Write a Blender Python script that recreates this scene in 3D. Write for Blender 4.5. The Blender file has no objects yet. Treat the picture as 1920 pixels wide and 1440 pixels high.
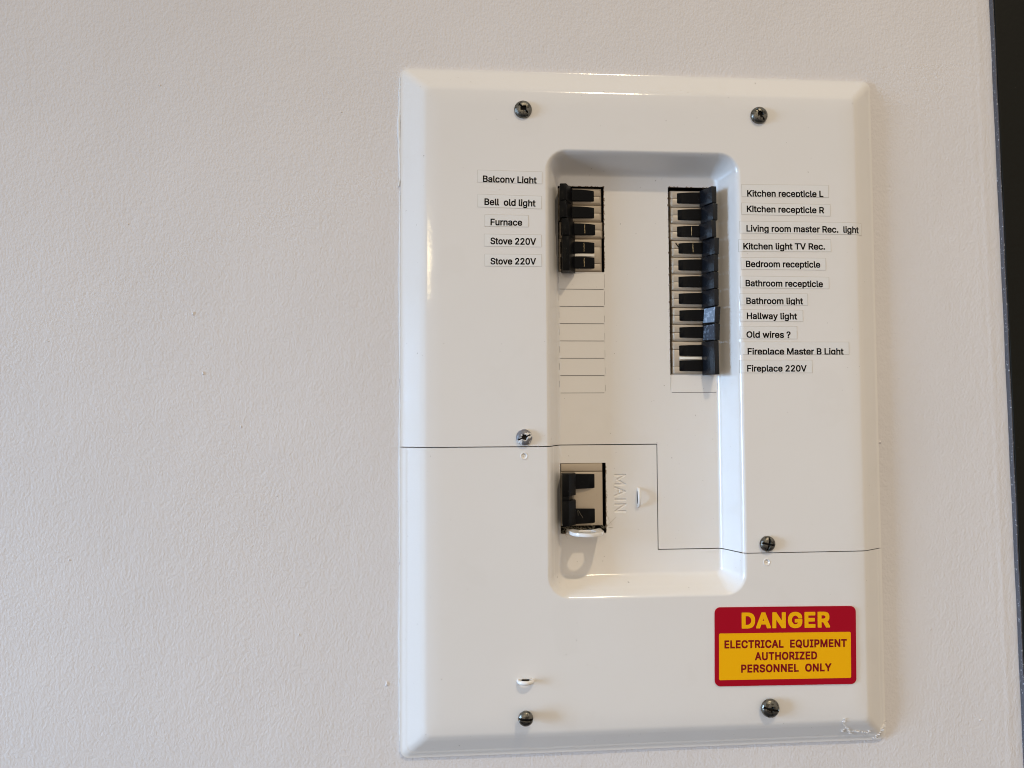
import bpy, bmesh, math, random
import numpy as np
from mathutils import Vector, Matrix

random.seed(7)
rng = np.random.default_rng(7)
scene = bpy.context.scene
COL = scene.collection
R_ = math.radians
ZC = 1.45            # height of the panel centre above the floor, metres


def P(u, v, w):
    """panel millimetres (right, up, out of the wall) -> world metres"""
    return Vector((u * .001, -w * .001, ZC + v * .001))


# ------------------------------------------------------------------ camera
cam_d = bpy.data.cameras.new('camera')
cam = bpy.data.objects.new('camera', cam_d)
COL.objects.link(cam)
scene.camera = cam
cam_d.sensor_fit = 'HORIZONTAL'
cam_d.angle = R_(70)
cam_d.clip_start = .01
cam_d.clip_end = 100
yaw, pitch, roll = -7.36272670e-02, 3.85431579e-02, -5.33930001e-03
cy, sy, cp, sp, cr, sr = math.cos(yaw), math.sin(yaw), math.cos(pitch), math.sin(pitch), math.cos(roll), math.sin(roll)
Mp = Matrix(((cy, 0, sy), (0, 1, 0), (-sy, 0, cy))) @ Matrix(((1, 0, 0), (0, cp, -sp), (0, sp, cp))) @ Matrix(((cr, -sr, 0), (sr, cr, 0), (0, 0, 1)))
B = Matrix(((1, 0, 0), (0, 0, -1), (0, 1, 0)))      # panel axes -> world axes
cam.matrix_world = Matrix.Translation(P(-136.34, -4.14, 529.03)) @ (B @ Mp).to_4x4()

# ------------------------------------------------------------------ room light
world = bpy.data.worlds.new('World')
scene.world = world
world.use_nodes = True
nt = world.node_tree
nt.nodes.clear()
wo = nt.nodes.new('ShaderNodeOutputWorld')
bg = nt.nodes.new('ShaderNodeBackground')
tc = nt.nodes.new('ShaderNodeTexCoord')
sx = nt.nodes.new('ShaderNodeSeparateXYZ')
rp = nt.nodes.new('ShaderNodeValToRGB')
mr = nt.nodes.new('ShaderNodeMapRange')
mr.inputs[1].default_value = -1
mr.inputs[2].default_value = 1
nt.links.new(tc.outputs['Generated'], sx.inputs[0])
nt.links.new(sx.outputs[2], mr.inputs[0])
nt.links.new(mr.outputs[0], rp.inputs[0])
nt.links.new(rp.outputs[0], bg.inputs[0])
nt.links.new(bg.outputs[0], wo.inputs[0])
cr_ = rp.color_ramp
cr_.elements[0].position = .15
cr_.elements[0].color = (.015, .022, .035, 1)      # dim floor of the room
cr_.elements[1].position = .9
cr_.elements[1].color = (.46, .45, .42, 1)      # pale ceiling
e = cr_.elements.new(.5)
e.color = (.645, .558, .475, 1)
bg.inputs[1].default_value = 1.0


def area(name, pos, target, size, size_y, power, color, shape='RECTANGLE'):
    d = bpy.data.lights.new(name, 'AREA')
    d.shape = shape
    d.size = size
    d.size_y = size_y
    d.energy = power
    d.color = color
    o = bpy.data.objects.new(name, d)
    COL.objects.link(o)
    o.location = pos
    o.rotation_euler = (Vector(target) - Vector(pos)).to_track_quat('-Z', 'Y').to_euler()
    return o


kl = area('ceiling_lamp', P(330, 1600, 1280), P(330, 0, 1180), .075, .075, 10.9, (1.0, .82, .57), 'DISK')
kl.data.spread = R_(116)                     # a downlight: the beam fades towards the top of the wall
wl = area('window_light', P(-2760, -300, 820), P(-150, -600, 0), .62, 1.5, 7.9, (.42, .66, 1.0))
wl.data.spread = R_(46)                      # daylight falls through the window, downwards into the room
area('side_lamp', P(-640, 585, 2125), P(0, 0, 0), .20, .13, 1.8, (1.0, .80, .46), 'ELLIPSE')

scene.view_settings.view_transform = 'Standard'
scene.view_settings.look = 'None'
scene.view_settings.exposure = 0
scene.view_settings.gamma = 1
scene.view_settings.use_curve_mapping = False
scene.cycles.use_denoising = True
scene.cycles.filter_width = 1.05
scene.cycles.max_bounces = 8
scene.cycles.sample_clamp_indirect = 6


# ------------------------------------------------------------------ materials
def mat(name, base, rough=.5, metal=0., bump=None, spots=None, mottling=0., coat=0., spec=.5, stretch=None):
    """bump: list of (scale, strength, distance, detail); spots: list of (scale, threshold, colour, amount)"""
    m = bpy.data.materials.new(name)
    m.use_nodes = True
    t = m.node_tree
    b = t.nodes['Principled BSDF']
    b.inputs['Base Color'].default_value = (*base, 1)
    b.inputs['Roughness'].default_value = rough
    b.inputs['Metallic'].default_value = metal
    b.inputs['Coat Weight'].default_value = coat
    b.inputs['Coat Roughness'].default_value = .15
    b.inputs['Specular IOR Level'].default_value = spec
    tcn = t.nodes.new('ShaderNodeTexCoord')
    vec = tcn.outputs['Object']
    if stretch:
        mpn = t.nodes.new('ShaderNodeMapping')
        mpn.inputs['Scale'].default_value = stretch
        t.links.new(vec, mpn.inputs['Vector'])
        vec = mpn.outputs[0]
    last = None
    if mottling:
        n = t.nodes.new('ShaderNodeTexNoise')
        n.inputs['Scale'].default_value = 9
        n.inputs['Detail'].default_value = 5
        t.links.new(vec, n.inputs['Vector'])
        mp = t.nodes.new('ShaderNodeMapRange')
        mp.inputs[1].default_value = .3
        mp.inputs[2].default_value = .7
        mp.inputs[3].default_value = 1 - mottling
        mp.inputs[4].default_value = 1 + mottling * .5
        t.links.new(n.outputs['Fac'], mp.inputs[0])
        mx = t.nodes.new('ShaderNodeMix')
        mx.data_type = 'RGBA'
        mx.blend_type = 'MULTIPLY'
        mx.inputs['Factor'].default_value = 1
        mx.inputs['A'].default_value = (*base, 1)
        t.links.new(mp.outputs[0], mx.inputs['B'])
        last = mx.outputs['Result']
    for (sc, th, colr, amt) in (spots or []):
        n = t.nodes.new('ShaderNodeTexNoise')
        n.inputs['Scale'].default_value = sc
        n.inputs['Detail'].default_value = 3
        t.links.new(vec, n.inputs['Vector'])
        mp = t.nodes.new('ShaderNodeMapRange')
        mp.inputs[1].default_value = th
        mp.inputs[2].default_value = th + .05
        mp.inputs[4].default_value = amt
        t.links.new(n.outputs['Fac'], mp.inputs[0])
        mx = t.nodes.new('ShaderNodeMix')
        mx.data_type = 'RGBA'
        if last is None:
            mx.inputs['A'].default_value = (*base, 1)
        else:
            t.links.new(last, mx.inputs['A'])
        mx.inputs['B'].default_value = (*colr, 1)
        t.links.new(mp.outputs[0], mx.inputs['Factor'])
        last = mx.outputs['Result']
    if last is not None:
        t.links.new(last, b.inputs['Base Color'])
    prev = None
    for (sc, st, di, de) in (bump or []):
        n = t.nodes.new('ShaderNodeTexNoise')
        n.inputs['Scale'].default_value = sc
        n.inputs['Detail'].default_value = de
        t.links.new(vec, n.inputs['Vector'])
        bn = t.nodes.new('ShaderNodeBump')
        bn.inputs['Strength'].default_value = st
        bn.inputs['Distance'].default_value = di
        t.links.new(n.outputs['Fac'], bn.inputs['Height'])
        if prev:
            t.links.new(prev.outputs[0], bn.inputs['Normal'])
        prev = bn
    if prev:
        t.links.new(prev.outputs[0], b.inputs['Normal'])
    return m


M = {}
M['wall'] = mat('wall_paint', (.745, .712, .70), .62, stretch=(1, 1, .74), spec=.3, bump=[(580, .34, .0011, 2.5), (190, .15, .002, 2), (24, .10, .005, 2)], mottling=.03, spots=[(75, .76, (.45, .42, .40), .5)])
M['enamel'] = mat('cream_white_enamel', (.818, .787, .75), .12, bump=[(70, .07, .0006, 2), (330, .11, .0004, 2)],
                  spots=[(420, .735, (.20, .15, .11), .75), (24, .60, (.66, .62, .56), .06)], mottling=.015)
M['rim'] = mat('bare_rusty_edge', (.10, .065, .04), .8, spots=[(900, .55, (.5, .42, .33), .8)])
M['inside'] = mat('dark_enclosure_metal', (.035, .028, .022), .8)
M['case'] = mat('beige_breaker_case', (.50, .415, .315), .38, bump=[(700, .1, .0003, 2)], spots=[(500, .70, (.2, .15, .1), .6)], mottling=.05)
M['black'] = mat('black_plastic', (.005, .005, .0055), .30, spec=.09, bump=[(900, .35, .0004, 3)], spots=[(1500, .70, (.22, .22, .23), .5)])
M['toggle'] = mat('black_toggle_plastic', (.008, .009, .012), .26, spec=.34, bump=[(900, .35, .0004, 3)], spots=[(1500, .70, (.22, .22, .23), .5)])
M['mottled'] = mat('baked_sheen_dark', (.045, .055, .075), .30, bump=[(500, .4, .0005, 3)], spots=[(420, .55, (.26, .32, .40), .7)])  # dim bluish sheen of a toggle face, put into the colour with specks
M['pale'] = mat('baked_sheen_pale', (.22, .28, .36), .3, bump=[(500, .5, .0005, 3)], spots=[(330, .52, (.48, .56, .66), .8), (420, .62, (.05, .06, .08), .8)])  # brighter window sheen of a toggle face, put into the colour
M['tan_mark'] = mat('tan_edge', (.45, .34, .18), .4)  # narrow tan line along a rocker's crest
M['offwhite'] = mat('offwhite_plastic', (.84, .80, .72), .4)
M['zinc'] = mat('tarnished_steel', (.20, .19, .165), .34, metal=1, bump=[(800, .5, .0004, 3)], spots=[(420, .54, (.05, .045, .035), .8)])
M['painted_screw'] = mat('half_painted_steel', (.17, .165, .175), .36, bump=[(800, .5, .0004, 3)], spots=[(170, .51, (.80, .78, .75), .97)])
M['label'] = mat('white_label_tape', (.80, .785, .76), .34)
M['grime'] = mat('grimy_label_edge', (.58, .54, .48), .6)
M['ink'] = mat('black_ink', (.006, .006, .006), .6, spec=.1)
M['red'] = mat('sign_red', (.40, .003, .017), .42, spec=.1, bump=[(500, .08, .0003, 2)])
M['yellow'] = mat('sign_yellow', (.95, .47, .003), .42, spec=.1, bump=[(500, .08, .0003, 2)])
M['darkred'] = mat('sign_dark_red_ink', (.22, .004, .01), .5, spec=.1)
M['blackpaint'] = mat('black_trim_paint', (.010, .009, .006), .5, spec=.12, bump=[(300, .3, .0005, 3)], spots=[(260, .77, (.3, .28, .25), .6)])
M['greypaint'] = mat('scuffed_grey_edge', (.085, .08, .088), .55, bump=[(500, .5, .0006, 3)], spots=[(600, .63, (.5, .5, .52), .7)])
M['whitechip'] = mat('white_chip', (.82, .80, .78), .5)
M['caulk'] = mat('old_caulk', (.80, .78, .75), .45, bump=[(300, .4, .0006, 2)])
M['slot'] = mat('dark_slot', (.012, .010, .008), .7, spec=.15)  # near-black colour so the screw slots read as dark
M['dust'] = mat('grey_dust', (.42, .37, .28), .9)


# ------------------------------------------------------------------ helpers
def mesh_obj(name, verts, faces, mats, parent=None, smooth=False, midx=None):
    me = bpy.data.meshes.new(name)
    me.from_pydata([tuple(v) for v in verts], [], [tuple(f) for f in faces])
    for m in (mats if isinstance(mats, (list, tuple)) else [mats]):
        me.materials.append(m)
    if midx is not None:
        me.polygons.foreach_set('material_index', np.asarray(midx, dtype=np.int32))
    if smooth:
        me.polygons.foreach_set('use_smooth', np.ones(len(me.polygons), dtype=bool))
    me.update()
    return link(name, me, parent)


def link(name, me, parent=None):
    o = bpy.data.objects.new(name, me)
    COL.objects.link(o)
    if parent:
        o.parent = parent
    return o


def empty(name, loc, label, cat, group=None):
    o = bpy.data.objects.new(name, None)
    o.empty_display_size = .01
    COL.objects.link(o)
    o.location = loc
    o['label'] = label
    o['category'] = cat
    if group:
        o['group'] = group
    return o


def tag(o, label, cat, group=None):
    o['label'] = label
    o['category'] = cat
    if group:
        o['group'] = group


def L(u, v, w):
    """panel-axis millimetres -> local metres (for children of an Empty)"""
    return (u * .001, -w * .001, v * .001)


def bm_finish(bm, name, mats, bevel=0, seg=2, smooth=True):
    bmesh.ops.recalc_face_normals(bm, faces=bm.faces)
    if bevel:
        es = [e for e in bm.edges if len(e.link_faces) == 2 and e.calc_face_angle(0) > .5]
        bmesh.ops.bevel(bm, geom=es, offset=bevel * .001, segments=seg, affect='EDGES', profile=.5, clamp_overlap=True)
    me = bpy.data.meshes.new(name)
    bm.to_mesh(me)
    bm.free()
    for m in (mats if isinstance(mats, (list, tuple)) else [mats]):
        me.materials.append(m)
    if smooth:
        me.polygons.foreach_set('use_smooth', np.ones(len(me.polygons), dtype=bool))
        me.set_sharp_from_angle(angle=R_(38))
    return me


def bm_loft(bm, loops, cap0=True, cap1=True):
    """loops of local-metre points, joined in order"""
    vs = [[bm.verts.new(p) for p in lp] for lp in loops]
    n = len(vs[0])
    for a, b in zip(vs, vs[1:]):
        for i in range(n):
            bm.faces.new((a[i], a[(i + 1) % n], b[(i + 1) % n], b[i]))
    if cap0:
        bm.faces.new(vs[0][::-1])
    if cap1:
        bm.faces.new(vs[-1])
    return vs


def rect(x0, x1, y0, y1, w):
    return [L(x0, y0, w), L(x1, y0, w), L(x1, y1, w), L(x0, y1, w)]


def smoothstep(a, b, x):
    t = np.clip((x - a) / (b - a), 0, 1)
    return t * t * (3 - 2 * t)


def lowwave(x, y, amp, lam, seed):
    r = np.random.default_rng(seed)
    s = np.zeros_like(np.asarray(x, dtype=float))
    for _ in range(7):
        a = r.uniform(0, 2 * np.pi)
        k = 2 * np.pi / (lam * r.uniform(.6, 1.8))
        s = s + np.sin(k * (np.cos(a) * x + np.sin(a) * y) + r.uniform(0, 6.28))
    return s * amp / 2.6


GLYPHS = {
 'label': {
  ' ': (188, []),
  '.': (188, ['149,-9 160,7 161,19 164,27 164,39 164,55 161,63 160,75 149,92 129,105 117,106 109,110 89,110 81,110 73,106 61,105 42,91 31,75 30,63 27,51 27,31 31,7 45,-12 61,-23 73,-24 81,-27 105,-27 117,-24 129,-23']),
  '0': (453, ['235,539 215,539 205,536 159,530 155,529 143,521 119,508 111,505 75,467 71,456 53,420 47,412 46,400 35,356 30,344 25,264 25,244 30,164 35,152 46,108 47,96 53,88 71,52 74,44 111,3 119,1 151,-16 155,-20 219,-30 239,-30 247,-27 295,-21 303,-15 333,0 343,4 379,42 383,52 400,88 406,96 407,108 419,156 423,164 428,244 428,264 423,344 419,352 407,400 406,412 400,420 382,456 379,465 343,504 333,508 303,524 295,530 279,532', '227,436 239,434 247,430 269,416 295,383 307,356 311,340 317,308 321,252 317,200 311,168 307,152 295,125 267,91 247,79 239,76 227,74 207,78 184,92 156,128 146,152 145,160 143,164 136,196 132,252 137,312 143,344 146,356 157,380 184,416 207,431 215,434']),
  '2': (453, ['45,-21 51,-23 59,-23 395,-23 407,-21 411,-17 412,-9 412,67 410,75 407,78 395,80 219,80 215,81 214,83 286,159 356,239 378,271 380,279 387,293 392,299 396,319 401,331 404,359 404,379 398,427 393,435 386,451 382,463 355,495 323,519 311,521 291,529 283,533 239,539 215,539 167,533 156,527 123,516 91,493 64,459 63,451 48,419 45,383 43,375 44,347 47,341 51,340 143,340 147,342 149,347 151,370 154,383 157,391 171,411 195,430 203,433 215,436 223,437 243,434 251,431 270,419 291,395 294,387 297,371 295,355 287,337 281,327 263,303 43,66 41,55 41,-9 42,-17']),
  '?': (358, ['110,-10 130,-23 142,-24 154,-27 178,-27 186,-24 198,-23 214,-12 228,7 232,31 232,55 229,63 228,75 217,91 198,105 170,109 150,109 142,106 130,105 110,92 99,75 98,63 95,55 95,39 95,27 98,19 99,7', '114,131 122,129 202,129 210,130 214,132 217,139 218,179 225,199 242,218 303,263 326,291 336,319 341,327 347,371 347,395 344,403 341,435 336,443 329,459 328,467 302,499 273,519 262,521 246,527 234,533 202,536 190,539 166,539 122,533 114,528 98,523 86,521 53,499 30,473 17,443 11,435 7,399 4,391 4,367 6,359 10,356 14,355 98,355 110,357 114,362 116,383 120,395 124,403 142,423 150,429 161,435 178,438 194,435 215,423 232,403 236,395 238,387 238,379 235,367 228,355 207,331 147,287 132,271 125,255 119,247 118,235 111,211 109,167 109,139 110,135']),
  'B': (456, ['43,531 39,527 37,515 37,-5 37,-13 39,-19 43,-22 51,-23 251,-23 315,-19 327,-13 351,-5 359,-4 363,-3 389,15 395,18 422,51 423,59 430,75 435,83 441,127 441,147 437,187 425,211 424,219 405,247 379,267 394,283 407,300 409,303 412,319 418,331 421,363 421,379 417,423 404,451 403,459 379,489 347,512 335,514 311,522 303,527 247,532 55,532', '149,207 247,208 271,205 283,200 307,183 326,159 329,151 331,139 328,123 310,99 283,86 243,80 151,80 148,83 148,203', '148,311 148,423 148,427 151,429 235,429 263,425 271,423 291,411 308,387 312,371 310,359 307,351 286,327 263,313 235,308 151,308']),
  'F': (410, ['43,-22 51,-23 135,-23 143,-21 147,-17 148,-5 148,191 148,195 151,198 355,198 363,199 367,203 369,211 369,287 368,295 363,300 351,301 151,301 148,303 148,423 148,427 151,429 375,429 387,431 391,436 392,455 392,519 390,527 387,530 375,532 55,532 43,531 39,527 37,515 37,-5 38,-17']),
  'H': (517, ['41,-21 51,-23 135,-23 143,-21 147,-17 148,-5 148,203 148,207 151,209 367,209 369,207 369,-5 370,-17 375,-22 383,-23 467,-23 476,-21 479,-17 480,-5 480,511 480,523 478,527 475,530 463,532 383,532 375,531 371,527 369,515 369,315 367,312 363,312 151,312 148,315 148,515 146,527 141,531 131,532 51,532 43,531 39,528 37,515 37,-5 38,-17']),
  'K': (467, ['468,-21 471,-17 472,-9 472,11 470,19 280,283 280,287 467,488 469,491 471,499 471,519 469,527 464,531 459,532 359,532 347,531 342,527 151,319 148,323 148,327 148,515 146,527 141,531 131,532 51,532 43,531 39,528 37,523 37,507 37,-5 37,-13 39,-19 43,-22 51,-23 131,-23 143,-21 147,-17 148,-9 149,151 195,200 199,196 353,-21 359,-23 375,-23 459,-23']),
  'L': (393, ['43,531 39,527 37,515 37,-5 37,-13 39,-19 43,-22 55,-23 367,-23 379,-21 383,-16 384,3 384,67 382,75 379,78 367,80 151,80 148,83 148,523 146,527 143,530 135,532 51,532']),
  'M': (628, ['587,530 583,531 575,532 467,532 459,531 455,528 452,515 335,212 330,203 329,195 323,179 320,175 315,153 310,167 309,175 304,183 300,195 299,203 294,211 176,515 173,527 168,531 159,532 51,532 43,531 39,528 37,515 37,-5 38,-17 41,-21 51,-23 131,-23 139,-22 144,-17 145,-5 145,267 147,280 148,275 153,267 263,-9 264,-17 267,-21 275,-23 347,-23 359,-22 364,-17 367,-5 473,267 478,275 479,283 481,271 481,-5 482,-17 487,-22 495,-23 575,-23 587,-21 591,-13 591,3 591,515 591,523']),
  'O': (533, ['343,531 331,531 279,539 255,539 203,531 191,531 187,529 180,524 143,508 131,505 84,464 49,412 47,400 31,355 26,344 17,264 17,240 26,164 31,153 47,108 49,96 84,44 131,4 143,1 181,-16 187,-20 191,-22 203,-22 255,-30 279,-30 331,-22 343,-22 347,-20 353,-16 391,1 403,4 450,44 485,96 487,108 503,154 508,164 516,248 516,264 509,340 487,400 485,412 450,464 404,504 391,508 354,524', '267,76 243,80 231,83 207,93 168,128 143,168 132,200 126,252 132,308 143,340 168,380 208,416 231,426 243,429 267,433 299,427 325,416 366,380 391,340 401,308 407,252 401,200 391,168 366,128 324,92 299,82']),
  'R': (449, ['43,531 39,527 37,515 37,-5 37,-13 39,-19 43,-22 51,-23 135,-23 144,-21 147,-17 148,-9 148,171 151,175 227,175 231,172 334,-21 343,-23 431,-23 443,-22 447,-21 450,-17 451,-9 451,11 449,19 445,23 351,195 355,199 387,220 411,253 413,263 423,287 426,291 428,295 432,339 432,359 427,411 422,419 414,439 411,451 388,483 351,510 339,513 315,521 303,527 243,532 55,532', '148,427 151,429 231,429 263,426 275,422 283,417 299,405 316,383 319,371 322,351 319,331 315,321 298,299 275,285 263,281 231,278 151,278 149,279']),
  'S': (447, ['289,534 237,539 213,539 165,533 157,529 133,522 121,520 81,495 57,470 54,466 52,458 41,436 36,430 32,394 29,386 29,366 29,358 32,350 37,322 38,310 65,270 111,238 121,236 159,222 169,217 177,216 221,204 229,200 237,199 273,187 293,176 313,158 318,150 321,142 321,134 311,114 287,90 262,78 249,75 225,72 189,78 165,88 140,110 130,130 126,154 121,159 113,160 29,160 21,159 17,156 15,150 15,126 22,94 23,82 45,39 72,10 81,6 105,-8 109,-12 148,-22 157,-26 213,-32 237,-32 293,-26 301,-22 329,-12 341,-10 346,-6 381,15 407,46 410,54 419,74 425,83 431,130 431,150 427,186 423,194 418,206 417,214 397,242 377,259 370,262 353,274 337,280 329,286 317,288 289,296 281,301 269,302 237,311 229,315 217,317 193,325 185,330 177,333 169,338 149,356 142,366 139,374 141,386 146,394 168,418 191,430 201,433 225,436 257,430 281,418 307,390 314,370 315,362 317,358 321,356 409,355 417,356 421,358 424,366 424,390 417,418 416,430 401,458 397,469 369,497 361,501 333,520 321,522 297,529']),
  'T': (449, ['179,-23 267,-23 275,-21 279,-16 280,427 283,429 423,429 435,431 439,436 440,455 440,519 438,527 435,530 423,532 27,532 15,531 11,527 9,515 9,443 10,435 13,431 23,429 167,429 170,427 170,-9 171,-17 174,-21']),
  'V': (480, ['-5,528 -7,515 -7,499 -6,491 -1,484 180,-5 183,-19 187,-22 195,-23 287,-23 295,-22 300,-17 302,-5 480,483 484,491 486,499 486,515 484,527 479,531 459,532 383,532 379,531 374,527 371,515 273,231 268,223 266,211 250,163 245,155 243,142 239,140 238,151 232,163 216,211 214,223 209,231 108,515 105,527 100,531 91,532 7,532 -1,531']),
  'a': (389, ['357,-20 360,-14 360,-6 360,262 355,306 350,314 343,338 327,362 305,381 285,389 281,393 261,397 253,402 205,407 185,407 149,405 141,401 129,398 117,397 109,392 85,385 59,366 37,342 35,338 33,332 19,306 18,278 19,274 22,270 37,267 77,256 85,252 113,251 120,254 125,267 139,282 157,297 177,306 197,308 217,304 233,294 249,274 251,262 244,254 230,250 165,243 153,239 109,233 101,229 85,225 69,217 61,215 37,198 21,178 19,166 12,154 7,118 7,94 10,86 13,58 23,38 27,26 49,1 77,-17 89,-19 113,-28 153,-32 173,-32 201,-29 221,-22 233,-20 245,-12 253,-10 257,-20 265,-23 345,-23 353,-22', '252,154 253,150 252,138 245,115 228,94 205,77 193,72 173,69 153,71 137,78 121,93 117,98 117,106 121,118 145,136 157,140 177,144 213,148 233,153']),
  'c': (396, ['301,390 285,394 277,399 265,400 245,406 197,407 141,399 136,395 109,384 97,380 63,351 34,307 33,299 29,287 23,267 18,259 11,199 11,175 17,119 22,111 32,79 35,67 61,27 98,-5 109,-8 145,-25 157,-25 193,-31 217,-31 247,-29 265,-24 277,-23 293,-15 302,-13 317,-3 325,0 345,17 361,36 369,52 375,59 378,71 381,79 385,86 386,91 386,115 385,119 381,123 369,125 329,135 317,140 288,139 283,135 281,127 274,111 249,84 233,76 221,72 205,70 185,74 165,86 141,112 127,139 122,155 119,187 122,219 127,235 141,264 166,291 185,302 193,304 209,306 229,302 245,295 272,267 280,251 282,243 289,239 317,239 325,243 365,253 377,255 381,256 383,259 385,267 385,291 377,307 374,319 369,325 361,340 341,363 325,376 309,384']),
  'd': (424, ['389,531 381,532 301,532 293,530 290,527 288,515 288,391 288,387 285,384 269,395 257,397 241,404 205,407 185,407 133,399 128,395 105,385 93,382 61,354 58,351 37,315 34,311 32,299 21,268 17,262 16,255 11,199 11,183 16,119 21,110 31,79 33,67 54,35 57,27 93,-5 105,-9 137,-25 149,-25 185,-31 205,-31 241,-28 257,-20 269,-18 289,-5 291,-17 293,-20 301,-23 381,-23 389,-22 393,-18 395,-5 395,515 393,527', '205,306 225,302 239,295 267,267 282,239 286,223 289,187 286,155 281,139 274,123 265,107 241,83 225,74 205,70 185,74 168,83 141,111 128,139 123,155 119,187 122,219 126,235 132,251 141,267 169,295 185,302']),
  'e': (404, ['141,400 133,395 108,383 97,380 61,349 33,307 29,289 21,265 17,259 11,199 11,175 18,115 23,107 32,79 35,67 61,27 97,-4 109,-8 137,-19 145,-24 201,-31 221,-31 261,-28 285,-20 301,-17 306,-13 321,-5 329,-2 353,18 373,43 381,65 387,75 388,103 385,111 381,113 369,114 329,124 321,127 290,127 285,124 280,111 267,95 249,79 229,71 213,69 201,71 189,73 173,79 149,99 129,127 124,143 125,145 129,146 377,146 389,148 393,153 394,163 394,203 391,255 386,267 380,287 379,299 373,307 361,335 340,359 313,382 289,391 284,395 261,400 249,405 213,407 193,407 181,404', '127,247 142,271 168,295 185,303 205,307 225,303 241,296 266,271 279,247 277,245 273,244 133,244 129,244']),
  'g': (425, ['390,400 377,402 297,401 293,399 291,396 289,383 285,384 269,395 261,396 241,405 185,407 149,401 137,400 129,395 91,380 60,352 38,316 34,312 33,308 32,300 21,269 16,260 11,196 11,180 16,124 31,84 33,72 61,32 93,7 129,-7 137,-12 185,-18 205,-18 241,-15 257,-8 269,-6 285,5 288,0 283,-28 262,-56 240,-68 229,-71 205,-74 185,-72 165,-64 157,-60 141,-45 121,-21 113,-18 85,-19 41,-45 33,-48 29,-52 28,-60 28,-80 30,-88 34,-92 45,-112 61,-129 86,-148 109,-156 117,-162 145,-167 153,-170 213,-174 265,-170 277,-165 297,-159 309,-157 316,-152 337,-140 341,-139 371,-108 373,-100 385,-76 389,-70 395,-20 395,384 394,396', '205,306 225,302 241,295 268,268 277,252 282,240 286,224 289,192 285,157 281,143 269,120 241,92 225,86 205,82 181,87 169,93 141,119 128,144 123,160 119,192 123,224 128,240 141,267 169,295 181,301']),
  'h': (410, ['36,531 32,527 30,515 30,-5 30,-13 32,-19 36,-22 44,-23 120,-23 132,-21 136,-17 137,-5 137,223 141,251 144,261 161,283 184,300 192,303 208,305 228,302 252,285 266,263 269,255 273,231 273,-5 274,-17 276,-20 280,-22 288,-23 364,-23 376,-21 379,-17 380,-9 380,251 376,299 371,307 364,327 362,339 340,370 312,391 300,393 288,397 280,402 240,407 212,406 204,405 172,401 162,395 140,385 137,387 137,391 137,515 135,527 132,530 124,532 44,532']),
  'i': (167, ['128,402 40,402 33,399 31,395 30,-9 31,-17 36,-22 44,-23 124,-23 132,-21 136,-16 137,387 136,395 134,399', '135,531 116,543 104,544 96,547 84,547 72,547 64,545 51,543 33,531 22,515 21,503 18,495 18,475 22,451 34,435 52,424 64,423 72,420 84,420 96,420 104,423 116,424 134,435 145,451 149,475 149,495 145,515']),
  'l': (189, ['40,532 36,531 32,528 30,517 30,77 36,30 50,9 53,1 84,-19 132,-25 172,-24 184,-20 196,-19 200,-18 204,-11 204,13 200,26 193,57 192,69 191,73 188,75 180,77 148,76 140,82 138,85 137,101 136,525 132,530 124,532']),
  'm': (610, ['576,-21 579,-17 580,-9 580,267 575,311 570,319 562,347 540,375 516,393 492,400 484,405 448,409 424,409 392,405 376,399 364,397 357,391 336,380 320,366 316,368 308,380 304,383 280,397 276,401 272,402 240,406 232,409 208,409 180,406 165,399 156,398 136,386 132,399 124,402 44,402 36,401 32,398 30,391 30,383 30,-5 31,-17 34,-21 44,-23 124,-23 132,-21 136,-17 137,-5 137,235 140,255 144,267 160,288 183,303 200,306 216,303 232,293 247,271 250,259 251,-5 252,-17 256,-21 264,-23 344,-23 354,-21 357,-17 358,-9 358,243 361,263 363,267 376,285 388,296 399,303 416,307 436,303 452,295 466,275 470,267 473,247 473,-5 474,-17 476,-20 480,-22 488,-23 564,-23']),
  'n': (410, ['376,-21 379,-17 380,-9 380,251 376,299 371,307 364,327 362,339 342,367 312,391 300,393 288,397 280,402 240,407 216,407 172,401 162,395 140,385 136,385 132,399 124,402 44,402 36,401 33,399 31,395 30,383 30,-5 30,-13 32,-19 36,-22 44,-23 120,-23 132,-21 136,-17 137,-5 137,223 141,251 144,261 161,283 184,300 192,303 208,305 228,302 252,285 266,263 269,255 273,231 273,-5 274,-17 276,-20 280,-22 288,-23 364,-23']),
  'o': (415, ['317,381 308,383 279,395 273,400 221,407 197,407 157,401 145,401 141,399 136,395 109,384 97,380 61,349 34,307 33,299 29,287 23,267 18,259 11,199 11,175 17,119 22,111 32,79 35,67 61,27 98,-5 109,-8 145,-25 157,-25 193,-31 217,-31 273,-24 281,-18 305,-8 318,-5 353,26 380,67 383,79 393,108 399,119 404,175 404,199 398,259 393,267 383,295 381,307 353,350', '205,306 221,305 229,302 245,294 275,263 284,247 289,233 293,219 296,187 293,155 289,142 283,127 274,111 247,83 229,74 209,70 195,71 185,74 168,83 141,112 132,127 126,143 122,155 119,187 122,219 127,235 141,264 169,294 185,302']),
  'p': (424, ['36,-165 44,-166 124,-166 132,-164 136,-160 137,-148 137,-12 138,-8 140,-7 156,-18 168,-20 184,-28 220,-31 240,-31 291,-24 296,-20 322,-8 332,-5 365,24 392,68 394,80 403,108 408,120 413,176 413,200 407,260 403,268 391,312 365,352 332,382 320,385 296,396 290,400 252,404 240,407 216,407 180,403 172,399 152,394 136,383 134,396 130,400 124,402 40,402 35,400 31,396 30,384 30,-148 31,-160', '220,306 240,302 256,294 284,267 297,240 301,224 305,188 302,156 298,140 284,111 256,83 240,74 220,70 200,74 188,80 183,84 158,108 144,136 139,156 136,188 139,224 144,240 157,268 184,295 200,302']),
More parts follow.
